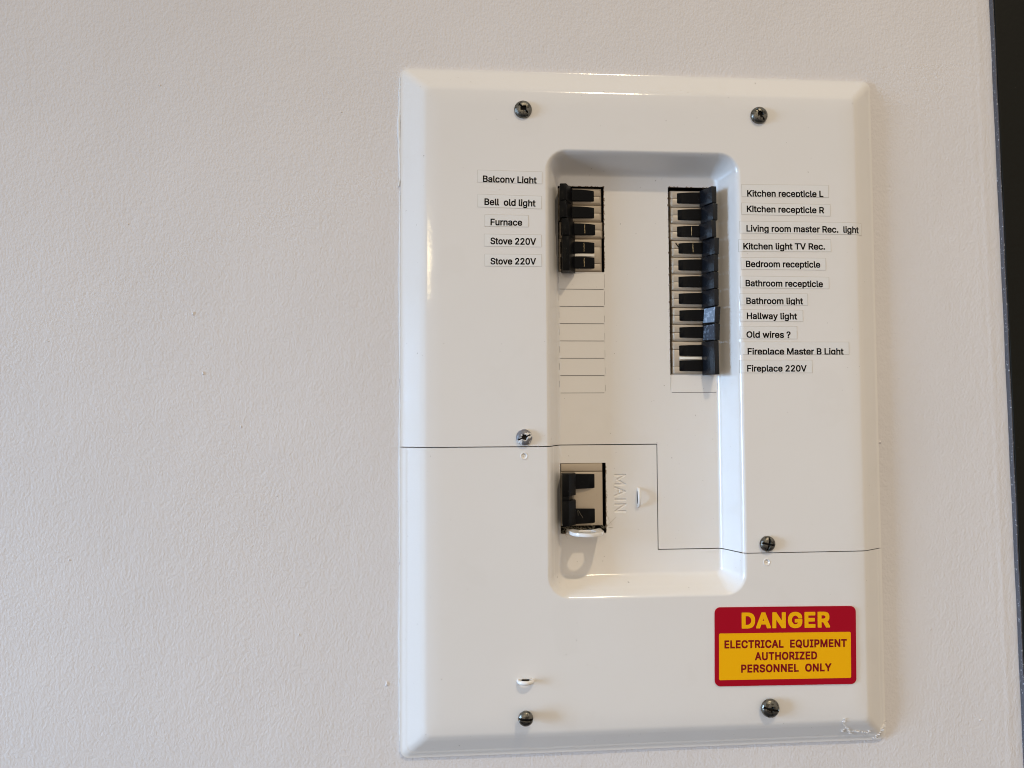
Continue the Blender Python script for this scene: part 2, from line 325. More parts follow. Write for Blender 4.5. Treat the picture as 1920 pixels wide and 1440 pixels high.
  'r': (259, ['36,-22 44,-23 124,-23 132,-21 136,-17 137,-5 137,231 141,255 144,262 160,281 184,298 208,303 232,299 256,299 260,300 264,303 266,315 266,395 264,402 260,406 252,407 200,408 188,405 164,402 156,396 144,391 136,389 132,399 124,402 44,402 36,401 32,398 30,391 30,383 30,-5 31,-17']),
  's': (365, ['271,394 247,399 239,403 199,407 175,407 133,403 127,399 107,393 97,391 91,387 67,374 44,351 42,343 35,330 30,323 24,287 25,259 27,251 31,219 51,189 87,164 99,162 127,152 131,149 135,147 147,146 215,128 235,115 243,103 221,79 207,73 179,69 159,72 145,79 123,101 117,115 116,123 111,129 103,130 79,129 71,126 18,115 14,111 13,107 13,83 21,59 23,46 41,19 63,-1 87,-13 95,-19 123,-24 131,-28 171,-31 191,-31 235,-28 263,-18 275,-16 311,5 332,27 343,51 347,57 351,85 354,95 354,119 351,128 347,159 326,191 291,216 279,218 251,227 245,231 231,233 167,250 147,260 134,275 135,280 153,299 167,306 187,309 207,305 223,296 241,275 246,259 251,255 259,254 283,255 291,258 343,269 346,275 347,279 347,303 338,323 335,334 319,359 299,378 279,388']),
  't': (227, ['229,-20 233,-18 235,-13 236,11 226,55 224,71 220,75 213,77 189,77 181,74 173,74 161,77 157,79 151,87 149,103 149,303 213,304 221,305 224,307 226,311 227,319 226,395 224,399 217,402 153,402 149,403 149,483 148,487 145,492 133,494 49,493 45,491 42,483 42,403 37,402 -7,402 -11,401 -15,398 -17,387 -17,323 -16,311 -14,307 -11,305 42,303 42,83 48,51 50,35 73,0 81,-3 109,-20 125,-21 157,-27 169,-27 205,-26 217,-21']),
  'u': (410, ['32,398 30,386 30,134 34,82 45,54 47,42 68,12 96,-10 108,-13 132,-24 168,-28 192,-28 224,-23 236,-23 268,-6 272,-5 275,-10 276,-18 280,-21 284,-23 364,-23 372,-22 376,-21 380,-14 380,-6 380,386 379,394 378,398 372,401 356,402 284,402 280,401 275,398 274,394 273,386 273,158 270,130 264,118 249,98 245,94 224,79 216,76 200,74 180,78 157,94 142,118 140,126 137,150 137,386 136,394 135,398 128,402 112,402 44,402 36,401']),
  'v': (389, ['-3,399 -6,391 -5,363 0,354 140,-9 141,-17 144,-21 152,-23 232,-23 244,-21 248,-17 250,-5 388,355 393,363 394,387 392,397 388,401 376,402 296,402 288,401 284,398 281,383 207,179 202,171 200,159 196,146 192,150 188,163 187,171 182,179 108,384 106,395 104,399 100,401 88,402 8,402 0,401']),
  'w': (567, ['566,397 562,401 554,402 470,402 460,399 458,395 456,383 416,239 412,231 411,219 398,172 385,219 384,231 380,239 340,383 338,395 336,399 330,402 322,402 242,402 234,400 230,395 228,383 188,239 184,231 183,219 170,169 156,219 155,231 151,239 111,383 109,395 107,399 102,401 86,402 14,402 6,401 3,399 0,391 1,363 5,355 114,-5 116,-17 118,-20 122,-22 130,-23 206,-23 218,-21 221,-17 222,-5 266,148 270,155 271,167 282,204 286,203 296,167 297,155 301,147 345,-5 346,-17 350,-21 358,-23 438,-23 448,-21 451,-17 453,-5 563,355 567,363 568,387']),
  'y': (389, ['28,-160 44,-163 52,-166 80,-168 100,-168 132,-165 144,-160 156,-158 168,-149 176,-146 198,-126 202,-118 212,-103 215,-94 226,-74 227,-66 388,355 393,362 394,390 392,397 388,401 380,402 296,402 288,401 284,398 282,386 206,178 202,170 201,162 196,147 192,150 188,162 187,170 183,178 107,386 105,398 100,401 92,402 12,402 0,401 -4,398 -6,386 -5,362 0,354 137,-2 124,-34 112,-52 96,-66 72,-63 52,-63 44,-64 40,-67 28,-117 24,-126 25,-154']),
 },
 'heading': {
  'A': (480, ['176,546 168,542 165,536 162,520 -12,40 -20,28 -22,16 -22,-8 -22,-20 -20,-29 -18,-32 -13,-36 -4,-38 100,-38 114,-36 119,-32 121,-28 123,-12 164,104 312,104 316,101 356,-12 359,-28 364,-35 372,-37 384,-38 476,-38 492,-36 497,-32 501,-20 501,16 499,28 492,38 315,520 312,536 311,540 304,545 292,547', '240,317 248,292 250,276 252,271 258,264 266,240 264,237 260,237 216,237 212,240 220,264 226,272 230,292 236,312']),
  'D': (502, ['28,543 24,536 22,520 22,-12 23,-24 26,-32 32,-36 44,-38 240,-38 252,-35 316,-29 320,-28 332,-20 364,-7 376,-6 382,-4 432,36 436,44 461,80 468,89 472,108 484,143 491,152 492,156 497,220 500,236 500,276 497,288 492,353 490,360 484,367 472,401 468,421 462,428 437,464 432,474 385,512 380,514 367,516 332,530 324,536 320,538 296,539 240,547 48,547 36,546', '164,95 163,96 163,412 164,414 168,414 216,414 260,408 284,398 323,364 349,324 356,300 361,256 356,208 348,184 344,180 340,170 323,144 280,110 260,102 240,98 212,95']),
  'E': (419, ['28,543 24,536 22,520 22,-12 23,-24 26,-32 32,-36 48,-38 384,-38 396,-38 404,-36 408,-33 411,-28 413,-12 413,76 410,88 405,92 400,94 388,95 168,95 163,96 163,188 164,190 368,191 380,192 388,196 392,204 393,216 393,300 392,310 390,316 384,322 372,324 164,324 163,328 163,412 164,414 168,414 384,414 401,416 406,420 408,424 410,436 410,524 409,532 407,540 400,545 384,547 48,547 36,546']),
  'G': (520, ['120,-11 136,-14 165,-27 176,-35 180,-36 200,-37 236,-41 248,-45 288,-45 304,-41 352,-37 357,-35 364,-29 388,-20 400,-18 408,-16 413,-11 452,17 486,61 489,77 500,104 505,109 508,117 509,137 512,165 516,181 516,273 514,285 508,291 502,293 492,294 272,294 259,293 250,289 246,281 245,273 245,189 246,173 251,165 256,162 264,161 360,161 364,158 341,125 308,100 296,96 268,92 240,97 220,105 180,142 164,166 160,175 155,181 147,205 144,226 142,257 147,301 156,329 160,333 164,344 181,369 220,403 240,412 264,417 280,416 288,411 300,410 305,405 320,398 344,374 357,357 360,353 364,341 370,333 372,320 376,315 380,313 396,311 488,311 500,312 508,317 512,329 511,373 504,389 501,413 492,424 488,433 485,445 478,453 460,480 436,502 412,517 404,524 388,528 376,533 368,540 348,542 340,544 332,549 324,551 304,551 280,554 248,554 228,550 176,545 172,543 167,537 136,524 120,520 72,480 68,476 64,467 40,430 33,421 31,405 17,365 12,360 10,353 5,285 2,273 2,233 5,221 10,153 12,148 18,141 30,105 32,91 34,85 40,79 72,30']),
  'N': (523, ['28,543 24,536 22,520 22,-12 23,-24 26,-32 32,-36 40,-38 136,-38 152,-36 156,-35 160,-30 162,-24 163,-12 163,260 164,268 166,260 174,252 348,-21 352,-31 356,-35 364,-37 372,-38 476,-38 488,-37 496,-33 500,-24 501,-8 501,520 500,532 498,540 492,545 480,547 388,547 372,546 368,544 364,540 362,532 361,520 360,238 176,528 168,543 160,546 144,547 44,547 36,546']),
  'R': (449, ['28,543 24,536 22,520 22,-12 23,-24 26,-32 31,-36 36,-37 60,-38 144,-38 154,-36 159,-32 162,-24 163,-16 163,156 164,160 168,160 216,160 220,157 315,-20 317,-28 320,-33 328,-37 344,-38 444,-38 452,-37 460,-34 464,-28 466,-20 466,16 464,28 456,38 374,188 376,192 400,207 425,240 427,248 428,257 434,272 440,279 442,284 444,320 447,332 447,368 444,384 442,420 440,425 434,432 429,444 425,464 420,468 402,496 363,524 344,528 328,533 320,539 312,541 292,542 248,547 48,547 36,546', '164,294 163,296 163,412 164,414 228,414 260,410 287,392 304,368 306,352 304,336 284,311 260,297 232,293']),
 },
 'sign': {
  ' ': (188, []),
  'A': (480, ['184,539 176,536 173,532 170,516 -8,28 -12,24 -13,20 -14,-12 -12,-24 -8,-28 4,-30 96,-30 109,-28 113,-24 116,-8 157,108 160,112 316,112 320,112 323,108 364,-8 367,-24 371,-28 380,-30 396,-30 476,-30 487,-28 491,-24 493,-16 492,20 485,32 307,516 304,532 300,537 288,539', '240,344 257,292 258,280 264,271 278,232 276,229 272,229 204,229 200,232 214,272 220,280 221,292 236,340']),
  'C': (510, ['396,-9 404,-3 428,12 452,34 476,68 478,77 485,93 491,101 493,117 497,129 502,141 503,173 500,185 493,189 484,190 388,189 384,188 380,183 377,165 372,157 367,145 348,121 328,104 312,96 308,92 292,88 286,85 268,83 236,89 212,100 176,132 156,161 148,176 139,205 133,253 139,305 148,333 156,348 176,377 213,409 236,420 268,426 284,424 307,417 312,413 328,405 348,388 367,365 371,357 373,349 376,345 378,341 380,325 384,320 400,318 484,318 496,320 500,323 502,329 503,365 497,377 494,389 492,405 484,417 479,429 476,441 453,473 428,497 404,512 396,518 384,521 372,526 360,533 344,535 335,537 324,542 280,546 256,546 204,538 188,538 184,537 172,529 140,515 128,513 76,469 73,461 48,424 43,417 39,401 24,357 20,353 19,349 13,281 10,269 10,237 12,229 18,161 20,156 25,149 40,105 41,93 74,45 78,37 126,-3 140,-6 176,-22 180,-26 184,-28 240,-34 252,-37 280,-37 320,-34 348,-25 364,-23 372,-17 384,-12']),
  'D': (502, ['35,536 32,533 31,528 30,516 30,-8 32,-24 36,-28 48,-30 236,-30 244,-28 312,-21 320,-15 360,0 376,4 426,44 428,49 461,96 463,108 477,148 484,160 490,228 492,240 492,272 490,280 484,348 478,360 463,400 460,416 456,420 424,468 379,504 372,507 364,508 324,524 316,530 236,539 48,539 40,538', '156,87 155,88 155,420 156,422 160,422 216,422 264,416 292,404 329,372 355,332 364,304 369,256 364,208 356,180 348,166 329,136 288,104 260,93 244,90 212,87']),
  'E': (419, ['400,-27 403,-24 405,-16 405,64 404,77 400,84 392,87 384,87 160,87 155,88 155,196 156,198 372,199 380,202 384,208 385,232 384,304 381,312 376,315 364,316 156,316 155,420 156,422 160,422 384,422 396,424 400,429 402,440 402,520 400,532 397,536 392,538 380,539 52,539 36,537 32,533 31,528 30,516 30,-8 32,-24 36,-28 40,-29 52,-30 384,-30 396,-29']),
  'H': (517, ['481,-28 484,-25 486,-20 487,-8 487,516 486,528 484,534 480,537 472,539 384,539 372,538 367,536 364,533 362,520 362,324 362,320 360,319 160,319 155,320 155,516 153,532 148,537 136,539 48,539 40,538 35,536 32,533 31,528 30,516 30,-8 32,-24 36,-28 40,-29 60,-30 140,-30 148,-28 153,-24 155,-12 155,200 156,202 360,202 362,200 362,196 362,-12 364,-24 368,-28 380,-30 468,-30']),
  'I': (300, ['291,538 275,539 19,539 7,537 3,532 1,520 1,444 3,428 7,424 15,422 83,422 88,420 88,88 83,87 15,87 7,85 3,81 1,68 1,-12 3,-24 7,-28 23,-30 279,-30 291,-29 297,-24 299,-12 299,68 298,76 295,83 291,86 283,87 215,87 214,88 213,92 213,420 215,422 287,423 293,424 297,428 299,440 299,524 297,532']),
  'L': (393, ['40,538 35,536 32,533 30,520 30,-8 32,-24 36,-28 40,-29 52,-30 368,-30 380,-29 385,-28 389,-24 391,-16 391,64 389,80 384,85 372,87 160,87 155,88 154,528 153,532 150,536 140,539']),
  'M': (628, ['593,536 580,539 464,539 452,537 448,533 444,516 329,216 323,208 322,196 316,184 312,186 310,188 307,196 306,208 300,216 184,516 180,532 176,537 164,539 48,539 40,538 35,536 32,533 31,528 30,516 30,-4 31,-20 32,-24 36,-28 48,-30 136,-30 144,-29 150,-24 152,-8 152,249 153,240 156,239 256,-12 258,-24 262,-28 276,-30 352,-30 364,-29 368,-26 371,-20 372,-11 472,244 474,236 474,-12 476,-24 480,-28 492,-30 580,-30 592,-28 596,-24 597,-20 598,-4 598,516 597,528 596,532']),
  'N': (523, ['35,536 32,533 31,528 30,516 30,-8 32,-24 36,-28 40,-29 60,-30 140,-30 148,-28 153,-24 155,-8 155,296 156,299 172,273 176,264 180,259 356,-16 360,-25 364,-28 376,-30 476,-30 484,-29 488,-27 492,-20 493,0 493,516 492,528 488,536 476,539 388,539 376,537 371,532 369,516 368,210 364,215 161,536 152,539 132,539 48,539 40,538']),
  'O': (533, ['348,-28 353,-27 360,-21 396,-5 408,-3 455,37 460,45 493,93 494,105 509,149 515,157 516,161 521,225 523,237 523,269 521,281 515,349 508,361 495,401 492,417 488,421 460,462 456,470 408,512 396,514 360,530 352,536 349,537 296,543 284,546 252,546 240,543 184,537 172,529 140,515 128,513 124,510 78,469 73,461 48,424 43,417 39,401 24,357 20,353 19,349 13,281 10,269 10,237 12,229 19,157 25,149 40,105 41,93 44,89 48,84 79,37 126,-3 140,-6 176,-22 180,-26 184,-28 240,-34 248,-36 284,-37 292,-34 332,-29', '268,84 236,89 216,98 175,133 156,161 148,175 139,205 133,253 139,305 148,333 173,373 212,409 236,420 268,425 296,420 320,410 360,375 377,349 380,341 384,337 395,305 400,253 397,217 394,201 384,173 360,134 320,99 296,89']),
  'P': (445, ['36,-28 48,-30 136,-30 148,-28 153,-24 155,-12 155,152 156,156 248,156 312,163 319,168 340,176 352,178 357,180 392,207 417,240 421,256 426,272 433,284 436,320 439,332 439,364 436,376 433,412 427,420 420,440 418,452 416,456 392,488 356,515 340,518 320,526 308,532 292,533 248,539 48,539 36,537 32,533 30,516 30,-8 31,-20 32,-24', '156,422 228,422 256,419 268,415 292,397 310,372 312,364 314,348 310,324 294,300 268,279 260,277 228,272 156,272 155,420']),
  'Q': (533, ['492,-76 496,-72 498,-64 498,-36 496,-25 453,32 460,46 492,92 495,108 509,148 514,156 516,164 516,178 523,240 523,256 516,344 514,352 509,360 495,400 492,416 460,462 456,470 408,512 396,514 360,530 352,536 348,537 296,543 284,546 248,545 240,543 184,537 176,531 140,515 127,512 80,472 48,424 42,416 39,400 24,357 20,353 19,348 12,280 10,268 10,236 12,228 19,160 20,155 25,148 39,108 42,92 80,36 124,-1 128,-4 140,-6 172,-20 184,-28 260,-37 284,-37 296,-34 340,-29 344,-31 373,-72 376,-75 380,-77 392,-78 476,-78 484,-78', '268,425 296,420 320,410 360,375 384,336 395,304 400,252 395,204 384,172 380,168 368,147 340,184 332,188 232,189 224,188 218,184 216,180 215,172 216,138 254,88 252,87 248,86 236,89 212,100 172,136 148,175 139,204 134,256 139,304 148,333 156,348 175,376 216,411 236,420']),
  'R': (449, ['36,537 32,533 31,528 30,516 30,-8 32,-24 36,-28 40,-29 52,-30 140,-30 148,-28 152,-25 154,-20 155,-12 155,164 156,168 220,168 224,168 226,164 321,-12 325,-24 328,-27 332,-29 344,-30 440,-30 452,-28 456,-24 458,-16 458,12 456,23 449,32 362,192 365,196 392,213 416,245 419,252 420,260 428,280 432,284 435,292 437,324 439,336 439,360 434,416 428,424 420,444 418,456 395,488 392,492 384,496 356,517 340,520 320,527 313,532 308,533 244,539 52,539', '156,286 155,288 155,420 156,422 228,422 260,419 269,416 292,400 310,376 315,352 311,332 310,328 292,306 280,297 268,291 260,288 244,286 228,285']),
  'S': (447, ['106,-20 122,-22 142,-28 150,-33 154,-34 170,-34 210,-39 238,-39 298,-33 306,-28 330,-20 346,-17 354,-11 376,3 385,7 413,39 417,51 424,67 431,75 438,127 438,155 434,191 427,203 422,223 404,247 382,266 374,269 358,281 350,282 342,286 334,293 322,294 294,302 286,308 270,310 242,317 234,321 222,323 199,331 194,335 182,339 176,343 154,363 147,375 149,383 151,387 174,412 198,425 226,428 254,423 274,413 302,383 307,367 309,355 314,350 326,348 410,348 418,348 426,351 429,355 431,363 431,395 424,419 423,435 422,439 415,447 407,463 405,471 376,503 367,507 338,527 322,529 303,535 298,539 294,540 254,543 242,546 210,546 198,543 158,540 150,535 130,528 114,526 106,519 86,507 77,503 47,471 44,459 36,443 30,435 26,403 22,387 22,363 23,351 26,343 30,323 31,307 32,303 60,263 106,231 118,230 154,216 162,210 178,208 214,198 222,194 237,191 266,182 286,171 306,153 311,147 313,139 311,131 306,121 279,95 270,90 250,82 222,79 197,83 189,87 178,90 170,95 144,119 135,139 132,159 130,163 126,165 114,167 26,167 18,166 12,163 10,159 8,151 8,119 13,107 16,91 17,75 19,71 23,67 33,47 37,35 66,4 77,-1 97,-13']),
  'T': (449, ['276,-29 281,-28 285,-24 287,-12 287,420 288,422 292,422 428,422 441,424 445,428 447,440 447,520 445,532 440,537 428,539 24,539 8,537 4,533 3,528 2,508 2,436 4,428 8,424 20,422 160,422 163,420 163,-8 165,-24 169,-28 180,-30']),
  'U': (517, ['482,536 476,538 468,539 380,539 368,536 365,532 363,516 363,184 359,156 352,140 328,110 300,91 288,86 260,82 232,86 216,91 188,111 164,142 158,156 154,184 154,516 152,532 149,536 144,538 132,539 44,539 36,537 32,533 30,516 30,164 36,120 37,104 44,92 55,68 57,56 88,17 124,-7 129,-12 136,-15 144,-15 172,-25 184,-31 232,-35 244,-38 276,-38 284,-36 336,-31 348,-24 372,-15 384,-14 388,-12 392,-8 428,16 461,56 464,71 473,92 480,104 481,124 487,160 487,520 485,532']),
  'Y': (472, ['184,-29 280,-30 292,-28 296,-24 298,-12 298,188 299,192 476,477 482,484 485,492 485,524 483,532 480,536 468,539 376,539 364,539 356,536 259,376 252,368 250,360 236,336 222,360 220,368 213,376 116,536 104,539 4,539 -8,537 -12,532 -14,524 -14,500 -12,485 -7,480 172,192 173,188 173,-16 176,-25']),
  'Z': (438, ['15,536 12,532 10,524 10,444 11,432 12,428 16,424 28,422 248,422 252,422 254,420 245,408 243,404 14,68 12,56 12,-8 14,-24 20,-29 32,-30 408,-30 420,-29 424,-27 427,-24 429,-16 429,64 428,77 424,84 416,87 408,87 188,87 184,88 196,104 200,112 419,432 424,437 427,444 427,464 427,520 426,528 424,534 420,537 416,538 404,539 32,539 20,538']),
 },
}

# ------------------------------------------------------------------ wall
HOLE = (-77.5, 73.5, -135.5, 189.5)      # cut-out that takes the breaker box


def edge_x(y):
    """slanted line where the wall meets the black trim, mm"""
    return 276.4 + (314.9 - y) * (285.0 - 276.4) / (314.9 + 272.6)


def axis(a, b, base, bands=(), forced=()):
    pts = list(np.arange(a, b, base)) + [b]
    for (p, q, s) in bands:
        pts += list(np.arange(p, q, s))
    forced = sorted(set(list(forced) + [a, b]))
    f = np.array(forced)
    pts = [p for p in pts if np.min(np.abs(f - p)) > .12]
    out = np.array(sorted(set(np.round(pts, 4)) | set(forced)))
    keep = [out[0]]
    fs = set(forced)
    for p in out[1:]:
        if p - keep[-1] < .1 and p not in fs:
            continue
        keep.append(p)
    return np.array(keep)


def wall_h(x, y):
    e = edge_x(y) - x
    h = lowwave(x, y, .22, 260, 3) + lowwave(x, y, .05, 60, 5) * np.clip((e + 20) / 200, 0, 1)
    h = h + .22 * np.exp(-((e - 10.5) / 2.4) ** 2) + .08 * np.exp(-((e - 17) / 2.5) ** 2) + .7 * smoothstep(45, 6, e)
    # keep the wall below the rim of the cover
    near = smoothstep(30, 0, np.maximum(np.abs(x) - 177.5, np.abs(y) - 246.4))
    return h * (1 - near) - .25 * near


def build_wall():
    xs = axis(-1900, 330, 40, [(-520, 225, 6), (225, 300, .8)], HOLE[:2])
    ys = axis(-1300, 900, 40, [(-320, 340, 6)], HOLE[2:])
    X, Y = np.meshgrid(xs, ys)
    Z = wall_h(X, Y)
    V = np.stack([X * .001, -Z * .001, ZC + Y * .001], -1).reshape(-1, 3)
    n = len(xs)
    F = []
    for j in range(len(ys) - 1):
        yc = (ys[j] + ys[j + 1]) / 2
        for i in range(n - 1):
            xc = (xs[i] + xs[i + 1]) / 2
            if HOLE[0] < xc < HOLE[1] and HOLE[2] < yc < HOLE[3]:
                continue
            F.append((j * n + i, j * n + i + 1, (j + 1) * n + i + 1, (j + 1) * n + i))
    o = mesh_obj('wall', V, F, M['wall'], smooth=True)
    o['kind'] = 'structure'


build_wall()
wall_o = bpy.data.objects['wall']


def unpx(px, py):
    d = cam.matrix_world.to_3x3() @ Vector(((px - 960) / 1371.02, -(py - 720) / 1371.02, -1))
    o = cam.matrix_world.translation
    t = -o.y / d.y
    q = o + d * t
    return q.x * 1000, (q.z - ZC) * 1000


rb = random.Random(3)
for (px, py, r, el) in [(362, 588, 1.3, 1.4), (381, 700, 1.4, 1.2), (452, 800, .9, 1.6), (725, 1282, 1.7, 2.2), (1650, 829, 1.5, 1.3), (520, 930, .8, 1), (1686, 709, .9, 1), (240, 420, .8, 1.3), (1838, 1350, 1.6, .5),
                        (130, 1050, .9, 1.2), (640, 210, .8, 1), (560, 1190, .8, 1.3), (300, 160, .9, 1), (1745, 1180, .8, 1.2), (90, 640, .8, 1)]:
    cx, cz = unpx(px, py)
    r *= .8
    z0 = float(wall_h(np.array(cx), np.array(cz)))
    bm = bmesh.new()
    loops = []
    for (k, hh) in ((1, -.15), (.85, .22), (.5, .5), (.15, .62)):
        loops.append([L(cx + r * k * math.cos(t) * (.8 + .3 * math.sin(3 * t + px)), cz + r * k * el * math.sin(t) * (.85 + .2 * math.cos(2 * t + py)), z0 + hh * min(r, 1.2)) for t in np.linspace(0, 2 * math.pi, 17)[:-1]])
    bm_loft(bm, loops, cap0=False)
    o = link('paint_blob', bm_finish(bm, 'paint_blob', M['wall']), wall_o)
    o.location = (0, 0, ZC)

# black trim board to the right
trim = empty('trim_board', P(edge_x(0), 0, 0), 'black painted trim board with a scuff-marked grey edge at the right of the wall', 'trim board')


def trim_mesh():
    y0, y1 = -1250, 850
    prof = [(0, -3), (0, 3.6), (.5, 4.5), (2.0, 5.0), (1500, 5.0), (1500, -3)]
    bm = bmesh.new()
    loops = []
    ex0 = edge_x(0)
    ys = np.linspace(y0, y1, 60)
    for y in ys:
        jx = .12 * math.sin(y * .11) + .1 * math.sin(y * .043 + 1)
        loops.append([L(edge_x(y) - ex0 + 1.2 + u + (jx if u < 3 else 0), y, w) for (u, w) in prof])
    bm_loft(bm, loops)
    link('front_board', bm_finish(bm, 'front_board', M['blackpaint']), trim)
    bm = bmesh.new()
    loops = []
    for y in ys:
        jx = .15 * math.sin(y * .09 + 2)
        loops.append([L(edge_x(y) - ex0 + u + jx * (w > 3), y, w) for (u, w) in [(0, -3), (0, 3.4), (.35, 4.0), (1.1, 4.0), (1.1, -3)]])
    bm_loft(bm, loops)
    link('grey_edge', bm_finish(bm, 'grey_edge', M['greypaint']), trim)
    bm = bmesh.new()
    pts = [(.2, -196), (1.5, -197), (2.2, -201), (2.4, -207), (1.2, -208.5), (.9, -203)]
    lo = [L(edge_x(y) - ex0 + u + .3, y, 4.9) for (u, y) in pts]
    hi = [L(edge_x(y) - ex0 + u + .3, y, 5.3) for (u, y) in pts]
    bm_loft(bm, [lo, hi])
    link('white_chip', bm_finish(bm, 'white_chip', M['whitechip']), trim)


trim_mesh()

# ------------------------------------------------------------------ panel cover
PW, PH, FW, FG = 177.5, 246.35, 12.0, -9.0      # half width, half height, front face, recess floor


def ramp(d, d0, d1, r):
    def I(t):
        s = d1 - d0
        return np.where(t < d0, 0, np.where(t > d1, s / 2 + (t - d1), np.clip(t - d0, 0, s) ** 2 / (2 * s)))
    return (I(d + r) - I(d - r)) / (2 * r)


def rsdf(x, y, cx, cy_, hx, hy, r):
    qx, qy = np.abs(x - cx) - hx + r, np.abs(y - cy_) - hy + r
    return np.hypot(np.maximum(qx, 0), np.maximum(qy, 0)) + np.minimum(np.maximum(qx, qy), 0) - r


def smax(a, b, k):
    h = np.clip(.5 + .5 * (a - b) / k, 0, 1)
    return b * (1 - h) + a * h + k * h * (1 - h)


def cover_h(x, y):
    x, y = np.asarray(x, float), np.asarray(y, float)
    d = np.minimum(-rsdf(x, y, 0, 0, PW, PH, 6), -smax(np.abs(x) - PW, np.abs(y) - PH, 5))
    h = 2 + (FW - 3) * ramp(d, .9, 16.8, 1.5 + 1.3 * smoothstep(5, 12, d))
    h = h + 1.0 * (1 - (1 - np.clip((d - 15.6) / 15, 0, 1)) ** 2)      # the face is slightly crowned next to the bevel
    d2 = -rsdf(x, y, -1.3, 24.7, 71, 160, 15)
    h = h + (FG - FW) * ramp(d2, .6, 10.4, 1.9)
    # pressed blanking strips: each one tips slightly, leaving a step at its line
    t = (100.4 - y) / 12.93
    inb = ((x > -61.2) & (x < -27.0) & (t > 0) & (t < 7)) | ((x > 22.9) & (x < 58.6) & (y < 23.4) & (y > 10.0))
    tt = np.where(x > 0, (23.4 - y) / 13.4, t - np.floor(t))
    h = h + np.where(inb, .42 * (tt - .6), 0)
    return h + lowwave(x, y, .16, 130, 11) + lowwave(x, y, .03, 40, 12)


WIN_L = (-61.5, -26.7, 100.4, 165.1)
WIN_R = (22.6, 58.9, 23.5, 165.8)
WIN_M = (-61.4, -27.3, -93.6, -42.0)
HOLES = [WIN_L, WIN_R, WIN_M, (-92.6, -87.0, -192.9, -190.9), (-3.9, -2.1, -72.6, -63.4)]
SL = .16
for k in range(1, 8):                               # blanking strips: pressed slits with small bridges
    y = 100.4 - 12.93 * k
    HOLES.append((-60.6, -27.6, y - SL, y + SL))
    HOLES.append((-26.9 - .1, -26.9 + .1, y + 1.2, y + (11.4 if k < 3 else 6.0)))
    HOLES.append((-61.3 - .1, -61.3 + .1, y + 4.2, y + 9.0))
HOLES.append((23.4, 58.0, 10.0 - SL, 10.0 + SL))
HOLES.append((22.8 - .1, 22.8 + .1, 11.5, 21.6))
HOLES.append((58.7 - .1, 58.7 + .1, 12.5, 17.0))
SEAM_A, SEAM_X, SEAM_B, GAP = -28.6, 11.6, -106.6, .33

PATCH = [(-22.0, -11.4, -80.5, -49.5), (-93.3, -86.3, -38.7, -31.7), (82.0, 89.0, -116.7, -109.7)]

stroke = []
t0, t1 = -20.4, -12.8
for a in [((-51.3, t0), (-51.3, t1)), ((-51.3, t1), (-54.7, t0 + 1.8)), ((-54.7, t0 + 1.8), (-58.2, t1)), ((-58.2, t1), (-58.2, t0)),
          ((-60.4, t0), (-63.5, t1)), ((-63.5, t1), (-66.6, t0)), ((-61.5, t0 + 2.4), (-65.6, t0 + 2.4)),
          ((-69.4, t0), (-69.4, t1)),
          ((-73.0, t0), (-73.0, t1)), ((-73.0, t1), (-78.0, t0)), ((-78.0, t0), (-78.0, t1))]:
    stroke.append((a[0][1], a[0][0], a[1][1], a[1][0]))


def engrave(x, y):
    dm = np.full_like(x, 99.)
    for (ax, ay, bx, by) in stroke:
        l2 = (bx - ax) ** 2 + (by - ay) ** 2
        t = np.clip(((x - ax) * (bx - ax) + (y - ay) * (by - ay)) / l2, 0, 1)
        dm = np.minimum(dm, np.hypot(x - ax - t * (bx - ax), y - ay - t * (by - ay)))
    h = -.75 * (1 - smoothstep(.15, .95, dm))
    for (cx, cy_) in ((-89.8, -35.2), (85.5, -113.2)):
        r = np.hypot(x - cx, y - cy_)
        h = h - .8 * (1 - smoothstep(1.0, 2.0, r)) + .25 * np.exp(-((r - 2.3) / .4) ** 2) + .35 * np.exp(-(r / .5) ** 2)
    return h


